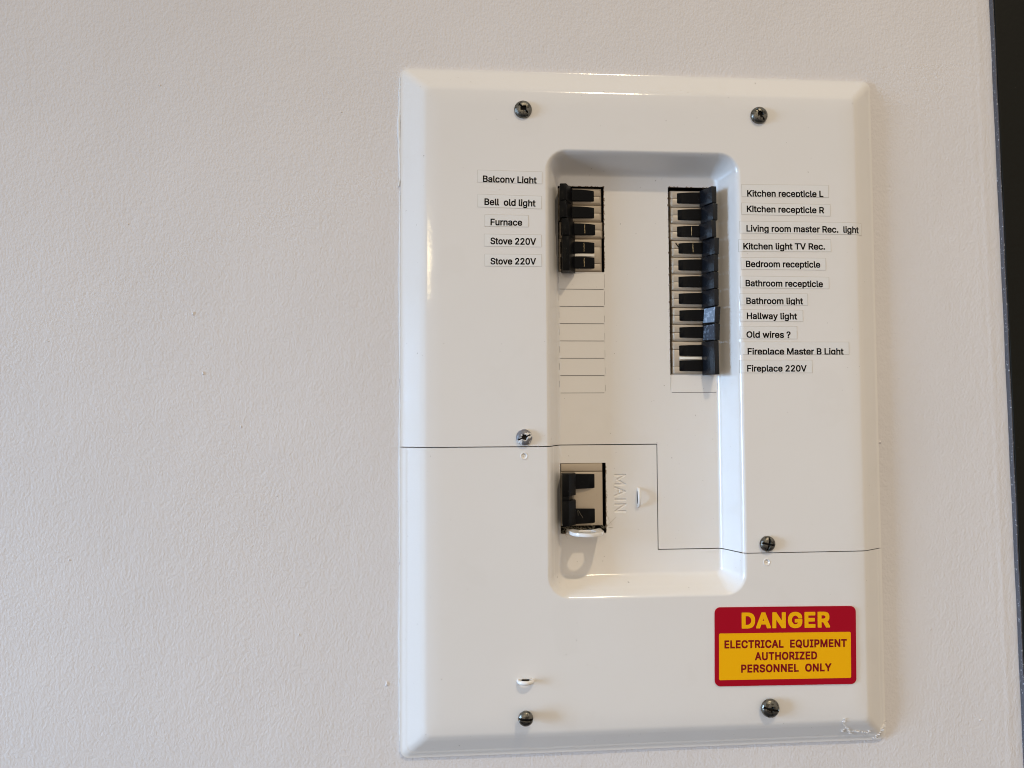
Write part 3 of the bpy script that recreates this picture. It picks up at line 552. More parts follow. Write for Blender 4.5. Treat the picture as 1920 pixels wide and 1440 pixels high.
def build_cover():
    fx, fy = [], []
    for (a, b, c, d) in HOLES + PATCH:
        fx += [a, b]
        fy += [c, d]
    fx += [SEAM_X - GAP, SEAM_X + GAP]
    fy += [SEAM_A - GAP, SEAM_A + GAP, SEAM_B - GAP, SEAM_B + GAP]
    fx = sorted(set(np.round(fx, 4)))
    fy = sorted(set(np.round(fy, 4)))
    xs = axis(-PW, PW, 1.8, [(-PW, -154, .7), (154, PW, .7), (-76, -57, .5), (55, 74, .5)], fx)
    ys = axis(-PH, PH, 1.8, [(-PH, -223, .7), (223, PH, .7), (170, 190, .5), (-140, -120, .5)], fy)
    X, Y = np.meshgrid(xs, ys)
    H = cover_h(X, Y)
    # round the outer corners
    r = 6.0
    qx, qy = np.abs(X) - PW + r, np.abs(Y) - PH + r
    cor = (qx > 0) & (qy > 0)
    ln = np.maximum(np.hypot(qx, qy), 1e-6)
    mxq = np.maximum(qx, qy)
    f = np.where(cor, mxq / ln, 1)
    XX = np.where(cor, np.sign(X) * (PW - r + qx * f), X)
    YY = np.where(cor, np.sign(Y) * (PH - r + qy * f), Y)
    H = np.where(cor, cover_h(XX, YY), H)
    n = len(xs)
    V = np.stack([XX, YY, H], -1).reshape(-1, 3)
    xc, yc = (xs[:-1] + xs[1:]) / 2, (ys[:-1] + ys[1:]) / 2
    XC, YC = np.meshgrid(xc, yc)
    hole = np.zeros(XC.shape, bool)
    for (a, b, c, d) in HOLES:
        hole |= (XC > a) & (XC < b) & (YC > c) & (YC < d)
    patch = np.zeros(XC.shape, bool)
    for (a, b, c, d) in PATCH:
        patch |= (XC > a) & (XC < b) & (YC > c) & (YC < d)
    lower = ((XC < SEAM_X - GAP) & (YC < SEAM_A - GAP)) | (YC < SEAM_B - GAP)
    upper = (YC > SEAM_A + GAP) | ((XC > SEAM_X + GAP) & (YC > SEAM_B + GAP))
    res = {}
    for name, msk in (('upper_cover', upper), ('lower_cover', lower)):
        jj, ii = np.nonzero(msk & ~hole & ~patch)
        F = np.stack([jj * n + ii, jj * n + ii + 1, (jj + 1) * n + ii + 1, (jj + 1) * n + ii], -1)
        # boundary edges -> folded-back rim of the sheet (painted outside and along the seam, raw in the knock-outs)
        jb, ib = np.nonzero(msk & ~hole)
        FB = np.stack([jb * n + ib, jb * n + ib + 1, (jb + 1) * n + ib + 1, (jb + 1) * n + ib], -1)
        E = np.concatenate([FB[:, [0, 1]], FB[:, [1, 2]], FB[:, [2, 3]], FB[:, [3, 0]]])
        key = np.sort(E, 1)
        _, inv, cnt = np.unique(key, axis=0, return_inverse=True, return_counts=True)
        BE = E[cnt[inv.ravel()] == 1]
        used = np.unique(np.concatenate([F.ravel(), BE.ravel()]))
        remap = -np.ones(len(V), int)
        remap[used] = np.arange(len(used))
        VV = V[used]
        F = remap[F]
        BE = remap[BE]
        bv = np.unique(BE)
        dmap = -np.ones(len(VV), int)
        dmap[bv] = np.arange(len(bv)) + len(VV)
        low = VV[bv].copy()
        outer = (np.abs(np.abs(low[:, 0]) - PW) < 6.2) & (low[:, 2] < 3) | (np.abs(np.abs(low[:, 1]) - PH) < 6.2) & (low[:, 2] < 3)
        low[:, 2] = np.where(outer, np.minimum(low[:, 2] - 1.2, .0), low[:, 2] - 1.3)
        VV = np.concatenate([VV, low])
        RF = np.stack([BE[:, 1], BE[:, 0], dmap[BE[:, 0]], dmap[BE[:, 1]]], -1)
        mid = VV[BE].mean(1)
        raw = np.zeros(len(BE), bool)
        for (a, b, c, d) in (WIN_L, WIN_R, WIN_M):
            raw |= (mid[:, 0] > a - .05) & (mid[:, 0] < b + .05) & (mid[:, 1] > c - .05) & (mid[:, 1] < d + .05)
        faces = [tuple(q) for q in np.concatenate([F, RF])]
        midx = [0] * len(F) + [1 if q else 0 for q in raw]
        if name == 'lower_cover':
            VV[:, 2] -= np.where(VV[:, 2] > 4, .22, 0) * np.clip((VV[:, 2] + 12) / 6, 0, 1)
        VV = [tuple(v) for v in VV]
        if name == 'lower_cover' or True:
            for pi, (a, b, c, d) in enumerate(PATCH):
                px, py = (a + b) / 2, (c + d) / 2
                inlow = (px < SEAM_X and py < SEAM_A) or py < SEAM_B
                if inlow != (name == 'lower_cover'):
                    continue
                gx = np.linspace(a, b, int((b - a) / .17) + 1)
                gy = np.linspace(c, d, int((d - c) / .17) + 1)
                GX, GY = np.meshgrid(gx, gy)
                GH = cover_h(GX, GY) + engrave(GX, GY) - (.22 if py > -40 or px > 50 else 0)
                o0 = len(VV)
                VV += [tuple(v) for v in np.stack([GX, GY, GH], -1).reshape(-1, 3)]
                m_ = len(gx)
                for j in range(len(gy) - 1):
                    for i in range(m_ - 1):
                        faces.append((o0 + j * m_ + i, o0 + j * m_ + i + 1, o0 + (j + 1) * m_ + i + 1, o0 + (j + 1) * m_ + i))
                        midx.append(0)
        VW = [L(*v) for v in VV]
        o = mesh_obj(name, VW, faces, [M['enamel'], M['rim']], panel, smooth=True, midx=midx)
        o.data.set_sharp_from_angle(angle=R_(50))
        res[name] = o
    return res


panel = empty('electrical_panel', P(0, 0, 0), 'cream white metal breaker panel with a recessed centre set in the wall', 'electrical panel')
build_cover()


def H(x, y):
    return float(cover_h(x, y))


# dark open-fronted box behind the cover
bm = bmesh.new()
a, b = rect(-76, 72, -134, 188, -.6), rect(-76, 72, -134, 188, -75)
bm_loft(bm, [a, b], cap0=False)
link('enclosure_box', bm_finish(bm, 'enclosure_box', M['inside'], smooth=False), panel)


# screws ------------------------------------------------------------
def screw(x, y, r, dome, stand, slots, rot, material, seed):
    """pan head as a polar height field; slots = list of (angle, half length, half width)"""
    nr, na = 26, 72
    vs, fs, dark = [], [], []
    rr = np.linspace(0, r, nr)
    for i, q in enumerate(rr):
        for k in range(na):
            t = 2 * math.pi * k / na
            px, py = q * math.cos(t), q * math.sin(t)
            s = q / r
            h = dome * (1 - s ** 2.6) ** .62 if s < 1 else 0
            cut = 0
            for (an, hl, hw) in slots:
                c_, s_ = math.cos(R_(an + rot)), math.sin(R_(an + rot))
                lx, ly = px * c_ + py * s_, -px * s_ + py * c_
                e_ = max(abs(lx) - hl, abs(ly) - hw)
                cut = max(cut, float(1 - smoothstep(-.22, .12, np.array(e_))))
            h -= 1.9 * cut * (1 - .3 * s)
            dark.append(cut)
            vs.append(L(px, py, h + stand))
    for i in range(nr - 1):
        for k in range(na):
            k2 = (k + 1) % na
            fs.append((i * na + k, (i + 1) * na + k, (i + 1) * na + k2, i * na + k2))
    mi = [1 if min(dark[q] for q in f) > .35 else 0 for f in fs]
    b0 = len(vs)
    for (q, w) in ((r, -.8 + stand), (r * .62, -1.0 + stand), (r * .6, -4)):
        for k in range(na):
            t = 2 * math.pi * k / na
            vs.append(L(q * math.cos(t), q * math.sin(t), w))
    prev = (nr - 1) * na
    for j in range(3):
        cur = b0 + j * na
        for k in range(na):
            k2 = (k + 1) % na
            fs.append((prev + k, cur + k, cur + k2, prev + k2))
        prev = cur
    mi += [0] * (len(fs) - len(mi))
    o = mesh_obj('screw', vs, fs, [material, M['slot']], panel, smooth=True, midx=mi)
    o.location = L(x, y, H(x, y) + .7)
    o.data.set_sharp_from_angle(angle=R_(45))
    return o


cross = [(0, 2.6, .75), (90, 2.6, .75)]
screw(-89.2, 213.6, 6.4, 3.0, 0, [(0, 2.0, 1.5), (135, 4.4, .55)], 0, M['zinc'], 1)
screw(85.5, 213.6, 6.3, 3.0, .3, [(0, 2.0, 1.2), (90, 2.3, .7), (115, 5.2, .4)], 10, M['zinc'], 2)
s3 = screw(-89.8, -21.9, 5.7, 2.9, .4, [(0, 4.7, .62), (0, 1.9, 1.5), (90, 2.2, .8)], 22, M['painted_screw'], 3)
s3['label'] = 'screw half covered in white paint'
s4 = screw(85.8, -99.9, 5.6, 2.9, .5, [(0, 4.9, .55), (90, 4.4, .55)], 78, M['zinc'], 4)
screw(-90.3, -215.6, 5.2, 2.6, 5.2, [(0, 5.6, .65)], -4, M['zinc'], 5)['label'] = 'loose screw standing out of its hole'
screw(85.0, -216.0, 6.6, 3.2, 1.6, [(0, 5.6, .55), (0, 2.2, .9), (90, 2.2, .8)], -14, M['zinc'], 6)


# padlock loops and the hasp tab -------------------------------------
def loop(x, y, half, out, vertical, thick, wide, base):
    bm = bmesh.new()
    loops = []
    n, k = 22, 12
    for i in range(n + 1):
        t = math.pi * i / n
        cx, cw = half * math.cos(t), out * math.sin(t) ** .8 - .6
        tx, tw = -half * math.sin(t), out * math.cos(t)
        l_ = math.hypot(tx, tw)
        nx, nw = tw / l_, -tx / l_
        wd = wide * (.7 + .3 * math.sin(t))
        lp = []
        for q in range(k):
            a_ = 2 * math.pi * q / k
            o_ = thick * math.cos(a_)
            s_ = wd * math.sin(a_)
            p = (cx + nx * o_, s_, cw + nw * o_)
            lp.append(L(p[1], p[0], p[2]) if vertical else L(p[0], p[1], p[2]))
        loops.append(lp)
    bm_loft(bm, loops)
    o = link('padlock_loop', bm_finish(bm, 'padlock_loop', M['enamel']), panel)
    o.location = L(x, y, base)


loop(-89.8, -192.0, 5.2, 5.4, False, 1.1, 1.5, H(-89.8, -192))
loop(-3.0, -68.0, 6.4, 4.6, True, 1.1, 1.3, H(-3, -68))


def hasp_tab():
    bm = bmesh.new()
    cx, yt, th = -45.0, -89.2, 2.5
    R0, wc = 12.3, 8.0
    prof = []                                       # outline in (u, w), open at the cover end
    for i in range(0, 37):
        t = math.pi * i / 36
        prof.append((cx + R0 * math.cos(t), wc + R0 * math.sin(t)))
    prof += [(cx - R0, -6.0), (cx - R0, -9.0), (cx + R0, -9.0), (cx + R0, -6.0)]
    n = len(prof)
    hole = []
    cxh, wch, rh = cx, 8.6, 6.2
    for (u, w) in prof:
        a_ = math.atan2(w - wch, u - cxh)
        hole.append((cxh + rh * math.cos(a_), wch + rh * math.sin(a_)))

    def yoff(w):
        t = max(0, (-5.0 - w) / 4.0)
        return -3.2 * t * t
    tp = [bm.verts.new(L(u, yt + yoff(w), w)) for (u, w) in prof]
    bt = [bm.verts.new(L(u, yt - th + yoff(w), w)) for (u, w) in prof]
    ht = [bm.verts.new(L(u, yt, w)) for (u, w) in hole]
    hb = [bm.verts.new(L(u, yt - th, w)) for (u, w) in hole]
    for i in range(n):
        j = (i + 1) % n
        bm.faces.new((tp[i], tp[j], ht[j], ht[i]))
        bm.faces.new((bt[j], bt[i], hb[i], hb[j]))
        bm.faces.new((tp[j], tp[i], bt[i], bt[j]))
        bm.faces.new((ht[i], ht[j], hb[j], hb[i]))
    link('padlock_tab', bm_finish(bm, 'padlock_tab', M['enamel'], bevel=.45, seg=3), panel)


hasp_tab()


# old caulk bridging the cover and the wall, loose paint flakes --------
def strand(bm, pts, rad, k=6):
    loops = []
    for i, p in enumerate(pts):
        a_ = Vector(pts[max(0, i - 1)])
        b_ = Vector(pts[min(len(pts) - 1, i + 1)])
        d = (b_ - a_).normalized()
        up = Vector((0, 0, 1)) if abs(d.z) < .9 else Vector((1, 0, 0))
        s = d.cross(up).normalized()
        t = s.cross(d)
        r_ = rad(i / (len(pts) - 1)) if callable(rad) else rad
        loops.append([L(*(Vector(p) + (s * math.cos(2 * math.pi * q / k) + t * math.sin(2 * math.pi * q / k)) * r_)) for q in range(k)])
    bm_loft(bm, loops)


r2 = random.Random(4)
segs = [(-1, 1, 240, 160, 1.0), (-1, 1, 156, 20, .75), (-1, 1, 15, -110, .7), (-1, 1, -112, -235, .7)]
for (_, _, ya, yb, th) in segs:
    pts = [(-PW - .35 - (1.1 if th > .9 else .25) * r2.random(), y, .35) for y in np.linspace(ya, yb, 16)]
    bm = bmesh.new()
    strand(bm, pts, lambda t, th=th: th * (.25 + math.sin(math.pi * min(max(t, .03), .97)) ** .5), 8)
    link('caulk_line', bm_finish(bm, 'caulk_line', M['caulk']), panel)
for (xa, xb, th) in [(-150, -60, .4), (-40, 60, .35), (80, 130, .45)]:
    pts = [(x, PH + .3 + .35 * r2.random(), .3) for x in np.linspace(xa, xb, 14)]
    bm = bmesh.new()
    strand(bm, pts, lambda t, th=th: th * (.25 + math.sin(math.pi * min(max(t, .03), .97)) ** .5), 8)
    link('caulk_line', bm_finish(bm, 'caulk_line', M['caulk']), panel)

bm = bmesh.new()
for _ in range(52):
    q = r2.random()
    if q < .22:
        y = r2.uniform(-238, -226.5)
        x = 141.3 + .9 * math.sin(y * .5) + r2.uniform(-.4, .4)
    elif q < .62:
        x = r2.uniform(141, 163)
        y = -238.0 + (6 * (148 - x) / 6 if x < 147 else 0) + r2.uniform(-1.3, 1.3) - (x - 141) * .05
    else:
        x = r2.uniform(168, 177)
        y = -245.5 + (x - 168) * 1.25 + r2.uniform(-.8, .8)
    s = r2.uniform(.3, 1.05)
    an = r2.uniform(0, 6.28)
    z = H(min(x, PW - .3), max(y, -PH + .3)) + .1
    ring = [(x + s * (1 + .6 * r2.random()) * math.cos(an + t), y + s * .5 * math.sin(an + t), z) for t in (0, 1.2, 2.4, 3.8, 5.1)]
    bm_loft(bm, [[L(*p) for p in ring], [L(p[0] + .1, p[1] + .2, p[2] + .25 + .5 * r2.random()) for p in ring]])
f_ = link('paint_flakes', bm_finish(bm, 'paint_flakes', M['whitechip'], smooth=False), panel)
f_['kind'] = 'stuff'

# ------------------------------------------------------------------ circuit breakers
def case_mesh(name, w_, h_, split, strip=None):
    """moulded case: bevelled front, a hairline joint across the middle of every pole"""
    bm = bmesh.new()
    edges = [h_ / 2] + list(split) + [-h_ / 2]
    for (hi, lo) in zip(edges, edges[1:]):
        ch_hi = 1.4 if hi == h_ / 2 else .12
        ch_lo = 1.4 if lo == -h_ / 2 else .12
        hi_, lo_ = hi - .07, lo + .07
        x0, x1 = -w_ / 2, w_ / 2
        bm_loft(bm, [rect(x0, x1, lo_, hi_, -44), rect(x0, x1, lo_, hi_, -1.7), rect(x0 + .9, x1 - .9, lo_ + ch_lo * .45, hi_ - ch_hi * .45, -.55), rect(x0 + 1.9, x1 - 1.9, lo_ + ch_lo, hi_ - ch_hi, 0)])
    return bm_finish(bm, name, M['case'], bevel=.1, seg=1)


def rocker_mesh(name, xa, xb, hh, sag, flip, tan):
    """shallow two-facet drum the toggle swings on"""
    bm = bmesh.new()
    n = 14
    loops = []
    for i in range(n + 1):
        t = i / n
        x = xa + (xb - xa) * t
        z = sag * (1 - abs(2 * t - 1) ** 2.2)
        k = hh * (.9 + .1 * (t if not flip else 1 - t))
        loops.append([L(x, -k, -2.5), L(x, -k, z - .25), L(x, -k + .3, z), L(x, k - .3, z), L(x, k, z - .25), L(x, k, -2.5)])
    bm_loft(bm, loops)
    me = bm_finish(bm, name, [M['black'], M['tan_mark']], smooth=True)
    return me


def tan_line_mesh(name, x, hh, z, seed):
    r = random.Random(seed)
    bm = bmesh.new()
    n = 9
    loops = []
    for i in range(n + 1):
        y = -hh + 2 * hh * i / n
        w_ = r.uniform(.12, .3)
        j = r.uniform(-.12, .12)
        loops.append([L(x + j - w_, y, z - .05), L(x + j - w_, y, z + .05), L(x + j + w_, y, z + .05), L(x + j + w_, y, z - .05)])
    bm_loft(bm, loops)
    return bm_finish(bm, name, M['tan_mark'], smooth=False)


def lever_mesh(name, prof, y0, y1, notch=None, m='toggle', flare=0.):
    """prof: (x, w) outline of the toggle seen end-on"""
    bm = bmesh.new()
    ys = [y0, y1]
    if notch:
        ys = [y0, notch[0], notch[1], y1]
    if not notch:
        bm_loft(bm, [[L(x, (y if w > 0 else y * .97), w) for (x, w) in prof] for y in ys])
    else:
        cut = [(x + (notch[2] if i in (0, 1) else 0), w) for i, (x, w) in enumerate(prof)]
        bm_loft(bm, [[L(x, y, w) for (x, w) in prof] for y in ys[:2]])
        bm_loft(bm, [[L(x, y, w) for (x, w) in cut] for y in (ys[1] + .01, ys[2] - .01)])
        bm_loft(bm, [[L(x, y, w) for (x, w) in prof] for y in ys[2:]])
    return bm_finish(bm, name, M[m], bevel=.45, seg=2)


FRONT = FG + .4            # case fronts sit just proud of the recess floor
PITCH = 12.75
CXR, CXL = 41.0, -44.7     # case centres of the two columns

CACHE = {
    'case_one_right': case_mesh('body', 33.4, 12.5, [0]),
    'case_one_left': case_mesh('body', 32.6, 12.5, [0]),
    'case_two_right': case_mesh('body', 33.4, 25.1, [6.3, -6.3]),
    'case_two_left': case_mesh('body', 32.6, 25.1, [6.3, -6.3]),
    'rocker_right': rocker_mesh('rocker', 29.4 - CXR, 56 - CXR, 4.35, 2.6, False, False),
    'rocker_left': rocker_mesh('rocker', -60 - CXL, -34.2 - CXL, 4.5, 2.6, True, False),
}
BW = -FRONT
prof_r = [(46.3 - CXR, 1.0), (51.2 - CXR, 6 + BW), (55.1 - CXR, 5.4 + BW), (56.3 - CXR, -1.0)]
prof_l = [(-50.4 - CXL, 1.0), (-57.4 - CXL, 6 + BW), (-62.0 - CXL, 5.3 + BW), (-60.4 - CXL, -1.0)]
prof_l2 = [(-48.9 - CXL, 1.0), (-55.4 - CXL, 5 + BW), (-60.0 - CXL, 4.6 + BW), (-59.4 - CXL, -1.0)]
CACHE['lever_right'] = lever_mesh('toggle_lever', prof_r, -6.2, 6.2)
CACHE['lever_left'] = lever_mesh('toggle_lever', prof_l, -6.2, 6.2, m='black')
CACHE['lever_two_right'] = lever_mesh('toggle_lever', prof_r, -12.5, 12.5)
CACHE['lever_two_left'] = lever_mesh('toggle_lever', prof_l2, -13.0, 13.0, m='black')


def breaker(side, y, poles, label, lean=0., shift=0., mottled=0, tan=0, ink=False):
    cx = CXR if side == 'right' else CXL
    n = 'one' if poles == 1 else 'two'
    t = empty('circuit_breaker', P(cx + shift * .5, y, FRONT), label, 'circuit breaker',
              'circuit breakers in the right column' if side == 'right' else 'circuit breakers in the left column')
    link('body', CACHE['case_%s_%s' % (n, side)], t)
    for k in range(poles):
        oy = 0 if poles == 1 else (5.4 if k == 0 else -6.0)
        rk = link('rocker', CACHE['rocker_' + side], t)
        rk.location = L(0, oy, 0)
        if tan:
            wx = -1.2 if side == 'right' else 2.2
            w_ = link('tan_line', tan_line_mesh('tan_line', wx, 3.3, 2.6, tan + k), rk)
    if poles == 2:
        bm = bmesh.new()
        xa, xb = ((29.6 - CXR, 47 - CXR) if side == 'right' else (-51 - CXL, -34.4 - CXL))
        loops = []
        for i in range(9):
            q = i / 8
            z = 2.2 * (1 - abs(2 * q - 1) ** 2.4) * .55 + 1.0
            x = xa + (xb - xa) * q
            loops.append([L(x, -.95, -1), L(x, -.95, z), L(x, .95, z), L(x, .95, -1)])
        bm_loft(bm, loops)
        o = link('spacer', bm_finish(bm, 'spacer', M['offwhite']), t)
        o.location = L(0, -.3, 0)
    key = 'lever_' + ('' if poles == 1 else 'two_') + side
    lv = link('toggle_lever', CACHE[key], t)
    px = (51 - CXR) if side == 'right' else (-55 - CXL)
    # swing about the drum axis
    a_ = R_(lean)
    lv.matrix_local = Matrix.Translation(L(px + shift * .6, -.8 if side == 'right' else -1.1, -2)) @ Matrix.Rotation(a_, 4, 'Y') @ Matrix.Translation(Vector(L(-px, 0, 2)))
    if mottled:                                       # plate over the toggle face, its bluish sheen put into the colour
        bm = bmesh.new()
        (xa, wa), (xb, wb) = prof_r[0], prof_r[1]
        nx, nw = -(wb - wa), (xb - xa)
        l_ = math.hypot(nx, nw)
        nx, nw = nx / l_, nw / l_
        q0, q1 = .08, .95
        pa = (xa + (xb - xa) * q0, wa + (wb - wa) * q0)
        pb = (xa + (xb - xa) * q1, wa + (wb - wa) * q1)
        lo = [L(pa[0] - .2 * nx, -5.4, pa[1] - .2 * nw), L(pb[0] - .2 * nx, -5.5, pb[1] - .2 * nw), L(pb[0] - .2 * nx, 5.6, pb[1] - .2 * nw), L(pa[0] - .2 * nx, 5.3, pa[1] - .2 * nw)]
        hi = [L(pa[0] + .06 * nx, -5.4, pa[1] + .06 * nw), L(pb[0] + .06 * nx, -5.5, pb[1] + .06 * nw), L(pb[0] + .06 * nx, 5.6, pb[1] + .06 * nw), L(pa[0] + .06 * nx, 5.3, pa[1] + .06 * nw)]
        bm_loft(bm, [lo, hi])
        link('baked_sheen_face', bm_finish(bm, 'baked_sheen_face', M['pale' if mottled == 2 else 'mottled'], smooth=False), lv)
    if poles == 2 and side == 'right':
        bm = bmesh.new()
        lp = [[L(47.9 - CXR + .05 + (1.35 * math.cos(q)) * .35, 1.35 * math.sin(q), 5.6 + 1.35 * math.cos(q) + 0)] for q in np.linspace(0, 2 * math.pi, 18)[:-1]]
        top = [p[0] for p in lp]
        bm_loft(bm, [[(p[0] + .0015, p[1], p[2]) for p in top], [(p[0] - .00035, p[1], p[2]) for p in top]])
        link('rivet_hole', bm_finish(bm, 'rivet_hole', M['inside'], smooth=False), lv)
    if ink:
        bm = bmesh.new()
        strand(bm, [(27.3 - CXR, 4.2, .02), (28.4 - CXR, 2.6, .02), (29.6 - CXR, .9, .02)], .42, 6)
        link('ink_mark', bm_finish(bm, 'ink_mark', M['ink']), t)
    return t


TOPL, TOPR = 164.0, 163.5
left = [('Balcony Light', 0, 0), ('Bell old light', .6, 0), ('Furnace', -2.2, 1.4)]
for i, (nm, lean, sh) in enumerate(left):
    breaker('left', TOPL - PITCH * (i + .5), 1,
            ['single breaker with black toggle, topmost in the left column beside Balcony Light',
             'single breaker with black toggle beside the Bell old light label',
             'single breaker with black toggle beside Furnace, just above the wide double breaker'][i],
            lean=lean, shift=sh, tan=(21 if i == 2 else 0))
breaker('left', TOPL - PITCH * 4, 2, 'double breaker with one wide black toggle beside the two Stove 220V labels', tan=31)

right = [('single breaker with black toggle, topmost in the right column beside Kitchen recepticle L', 0, 0, 0, 0, 0),
         ('single breaker with black toggle beside the Kitchen recepticle R label', 1.0, .6, 0, 0, 0),
         ('single breaker with a tan line on its rocker beside the Living room label', -1.4, -.6, 0, 3, 0),
         ('single breaker with a black pen mark on its case beside Kitchen light TV', 2.2, 1.2, 0, 5, 1),
         ('single breaker with dusty black toggle beside the Bedroom recepticle label', .6, .6, 0, 0, 0),
         ('single breaker with black toggle beside the Bathroom recepticle label', .8, .5, 0, 0, 0),
         ('single breaker with black toggle beside the Bathroom light label', .6, .5, 0, 0, 0),
         ('single breaker with pale sheen painted on its toggle beside the Hallway light label', 5.0, 1.2, 2, 0, 0),
         ('single breaker with faint sheen painted on its speckled toggle beside the Old wires label', 2.4, .8, 1, 0, 0)]
for i, (lb, lean, sh, sc, wn, ik) in enumerate(right):
    breaker('right', TOPR - PITCH * (i + .5), 1, lb, lean=lean, shift=sh, mottled=sc, tan=wn, ink=bool(ik))
breaker('right', TOPR - PITCH * 10, 2, 'double breaker with one wide black toggle beside the two Fireplace labels', lean=-.8)

# main breaker -------------------------------------------------------
cxm, cym = -45.5, -65.0
mb = empty('circuit_breaker', P(cxm, cym, FRONT), 'wide main breaker in its own opening beside the embossed word MAIN', 'circuit breaker')
bm = bmesh.new()


def slab(bm, x0, x1, y0, y1, ztop, c=.5, zb=-44):
    bm_loft(bm, [rect(x0, x1, y0, y1, zb), rect(x0, x1, y0, y1, ztop - c), rect(x0 + c, x1 - c, y0 + c, y1 - c, ztop)])


slab(bm, -61.0 - cxm, -29.8 - cxm, -88.0 - cym, -48.5 - cym, 0)
link('body', bm_finish(bm, 'body', M['case'], bevel=.12, seg=1), mb)
bm = bmesh.new()
slab(bm, -60.9 - cxm, -29.8 - cxm, -48.2 - cym, -42.3 - cym, -.2)
link('filler_strip', bm_finish(bm, 'filler_strip', M['case'], bevel=.12, seg=1), mb)
for (ya, yb) in ((-61.0, -49.6), (-86.6, -75.0)):
    me = rocker_mesh('rocker', -60 - cxm, -35.8 - cxm, (yb - ya) / 2, 2.6, True, False)
    o = link('rocker', me, mb)
    o.location = L(0, (ya + yb) / 2 - cym, 0)
prof_m = [(-50.4 - cxm, -1.0), (-51.0 - cxm, 7.0), (-57.2 - cxm, 5.6 + BW), (-61.8 - cxm, 5.2 + BW), (-60.4 - cxm, -1.0)]
link('toggle_lever', lever_mesh('toggle_lever', prof_m, -86.2 - cym, -48.8 - cym, notch=(-68.2 - cym, -64.8 - cym, -2.6), m='black'), mb)

# grey cobweb and dust at the foot of the main opening
bm = bmesh.new()
r3 = random.Random(12)
for i in range(46):
    x = r3.uniform(-60.5, -28.5)
    y = r3.uniform(-93.2, -88)
    pts = [(x, y, -8.8 + r3.uniform(-1, .5))]
    dx, dy = r3.uniform(-1.3, 1.3), r3.uniform(-.8, 1.0)
    for k in range(6):
        p = pts[-1]
        pts.append((p[0] + dx + r3.uniform(-.6, .6), p[1] + dy + r3.uniform(-.6, .6), p[2] + r3.uniform(-.3, .45)))
    strand(bm, pts, r3.uniform(.05, .13), 4)
for (a_, b_) in [((-49.5, -76.5, -5.5), (-46.0, -90, -8)), ((-47.5, -79, -6), (-43.0, -90, -8)), ((-49, -76, -5.5), (-41, -89, -7)), ((-38.5, -88, -6), (-33, -84, -7)), ((-27.2, -80, -8.8), (-23.0, -88, -8.6)), ((-28, -90, -8.7), (-20, -82, -8.7))]:
    pts = [tuple(Vector(a_).lerp(Vector(b_), k / 8) + Vector((r3.uniform(-.3, .3), 0, r3.uniform(-.2, .2)))) for k in range(9)]
    strand(bm, pts, .07, 4)
for k in range(26):                                   # dust on the raw edges of the openings
    (a_, b_, c_, d_) = r3.choice([WIN_M, WIN_R, WIN_M])
    y = r3.uniform(c_, d_)
    x = (b_ if (a_, b_, c_, d_) == WIN_M else a_) + r3.uniform(-.4, .5)
    strand(bm, [(x, y, -8.8), (x + r3.uniform(-.7, .7), y + r3.uniform(-.8, .8), -8.4), (x + r3.uniform(-1, 1), y + r3.uniform(-1.2, 1.2), -8.6)], .09, 4)
cw = bpy.data.objects.new('cobweb', bm_finish(bm, 'cobweb', M['dust']))
cw.location = (0, 0, ZC)
COL.objects.link(cw)
cw['kind'] = 'stuff'
tag(cw, 'grey cobweb and dust strands at the foot of the main breaker opening', 'cobweb')


# ragged rust and grime along the cut edges of the openings, part of the upper cover's sheet
r5 = random.Random(31)
for (win, cnt) in ((WIN_L, 70), (WIN_R, 60), (WIN_M, 60)):
    bm = bmesh.new()
    (a_, b_, c_, d_) = win
    for _ in range(cnt):
        q = r5.random()
        inner = (b_ if win is not WIN_R else a_)
        x, y = (inner, r5.uniform(c_, d_)) if q < .75 else ((r5.uniform(a_, b_), d_ if win is not WIN_M else c_) if q < .92 else (a_ if inner == b_ else b_, r5.uniform(c_, d_)))
        s = r5.uniform(.18, .55)
        e_ = r5.uniform(.8, 2.4)
        along_y = q < .75 or q >= .92
        ring = []
        for t in np.linspace(0, 2 * math.pi, 8)[:-1]:
            k = r5.uniform(.6, 1.2)
            du, dv = s * k * math.cos(t), s * e_ * k * math.sin(t)
            ring.append((x + (du if along_y else dv), y + (dv if along_y else du)))
        z = FG + .28 + r5.uniform(0, .12)
        bm_loft(bm, [[L(p, q_, z - .5) for (p, q_) in ring], [L(p, q_, z) for (p, q_) in ring]])
    f_ = link('rust_edge', bm_finish(bm, 'rust_edge', M['rim'], smooth=False), panel)
    f_['kind'] = 'stuff'
# ------------------------------------------------------------------ lettering
def text_polys(s, extra=0., style='label'):
    x, out = 0., []
    for ch in s:
        a, ps = GLYPHS[style][ch]
        for p in ps:
            pts = [tuple(map(int, q.split(','))) for q in p.split()]
            out.append([(x + u, v) for (u, v) in pts])
        x += a + extra
    return out


def signed_area(p):
    return .5 * sum(p[i][0] * p[(i + 1) % len(p)][1] - p[(i + 1) % len(p)][0] * p[i][1] for i in range(len(p)))


def inside(q, p):
    c = False
    for i in range(len(p)):
        (x1, y1), (x2, y2) = p[i], p[i - 1]
        if (y1 > q[1]) != (y2 > q[1]) and q[0] < (x2 - x1) * (q[1] - y1) / (y2 - y1) + x1:
            c = not c
    return c


def contour_groups(ps):
    """outer contours (anticlockwise) with the counters that lie in them"""
    outs = [[p] for p in ps if signed_area(p) > 0]
    for h in (p for p in ps if signed_area(p) <= 0):
        for g in outs:
            if sum(inside(q, g[0]) for q in h) > len(h) * .6:
                g.append(h)
                break
    return outs


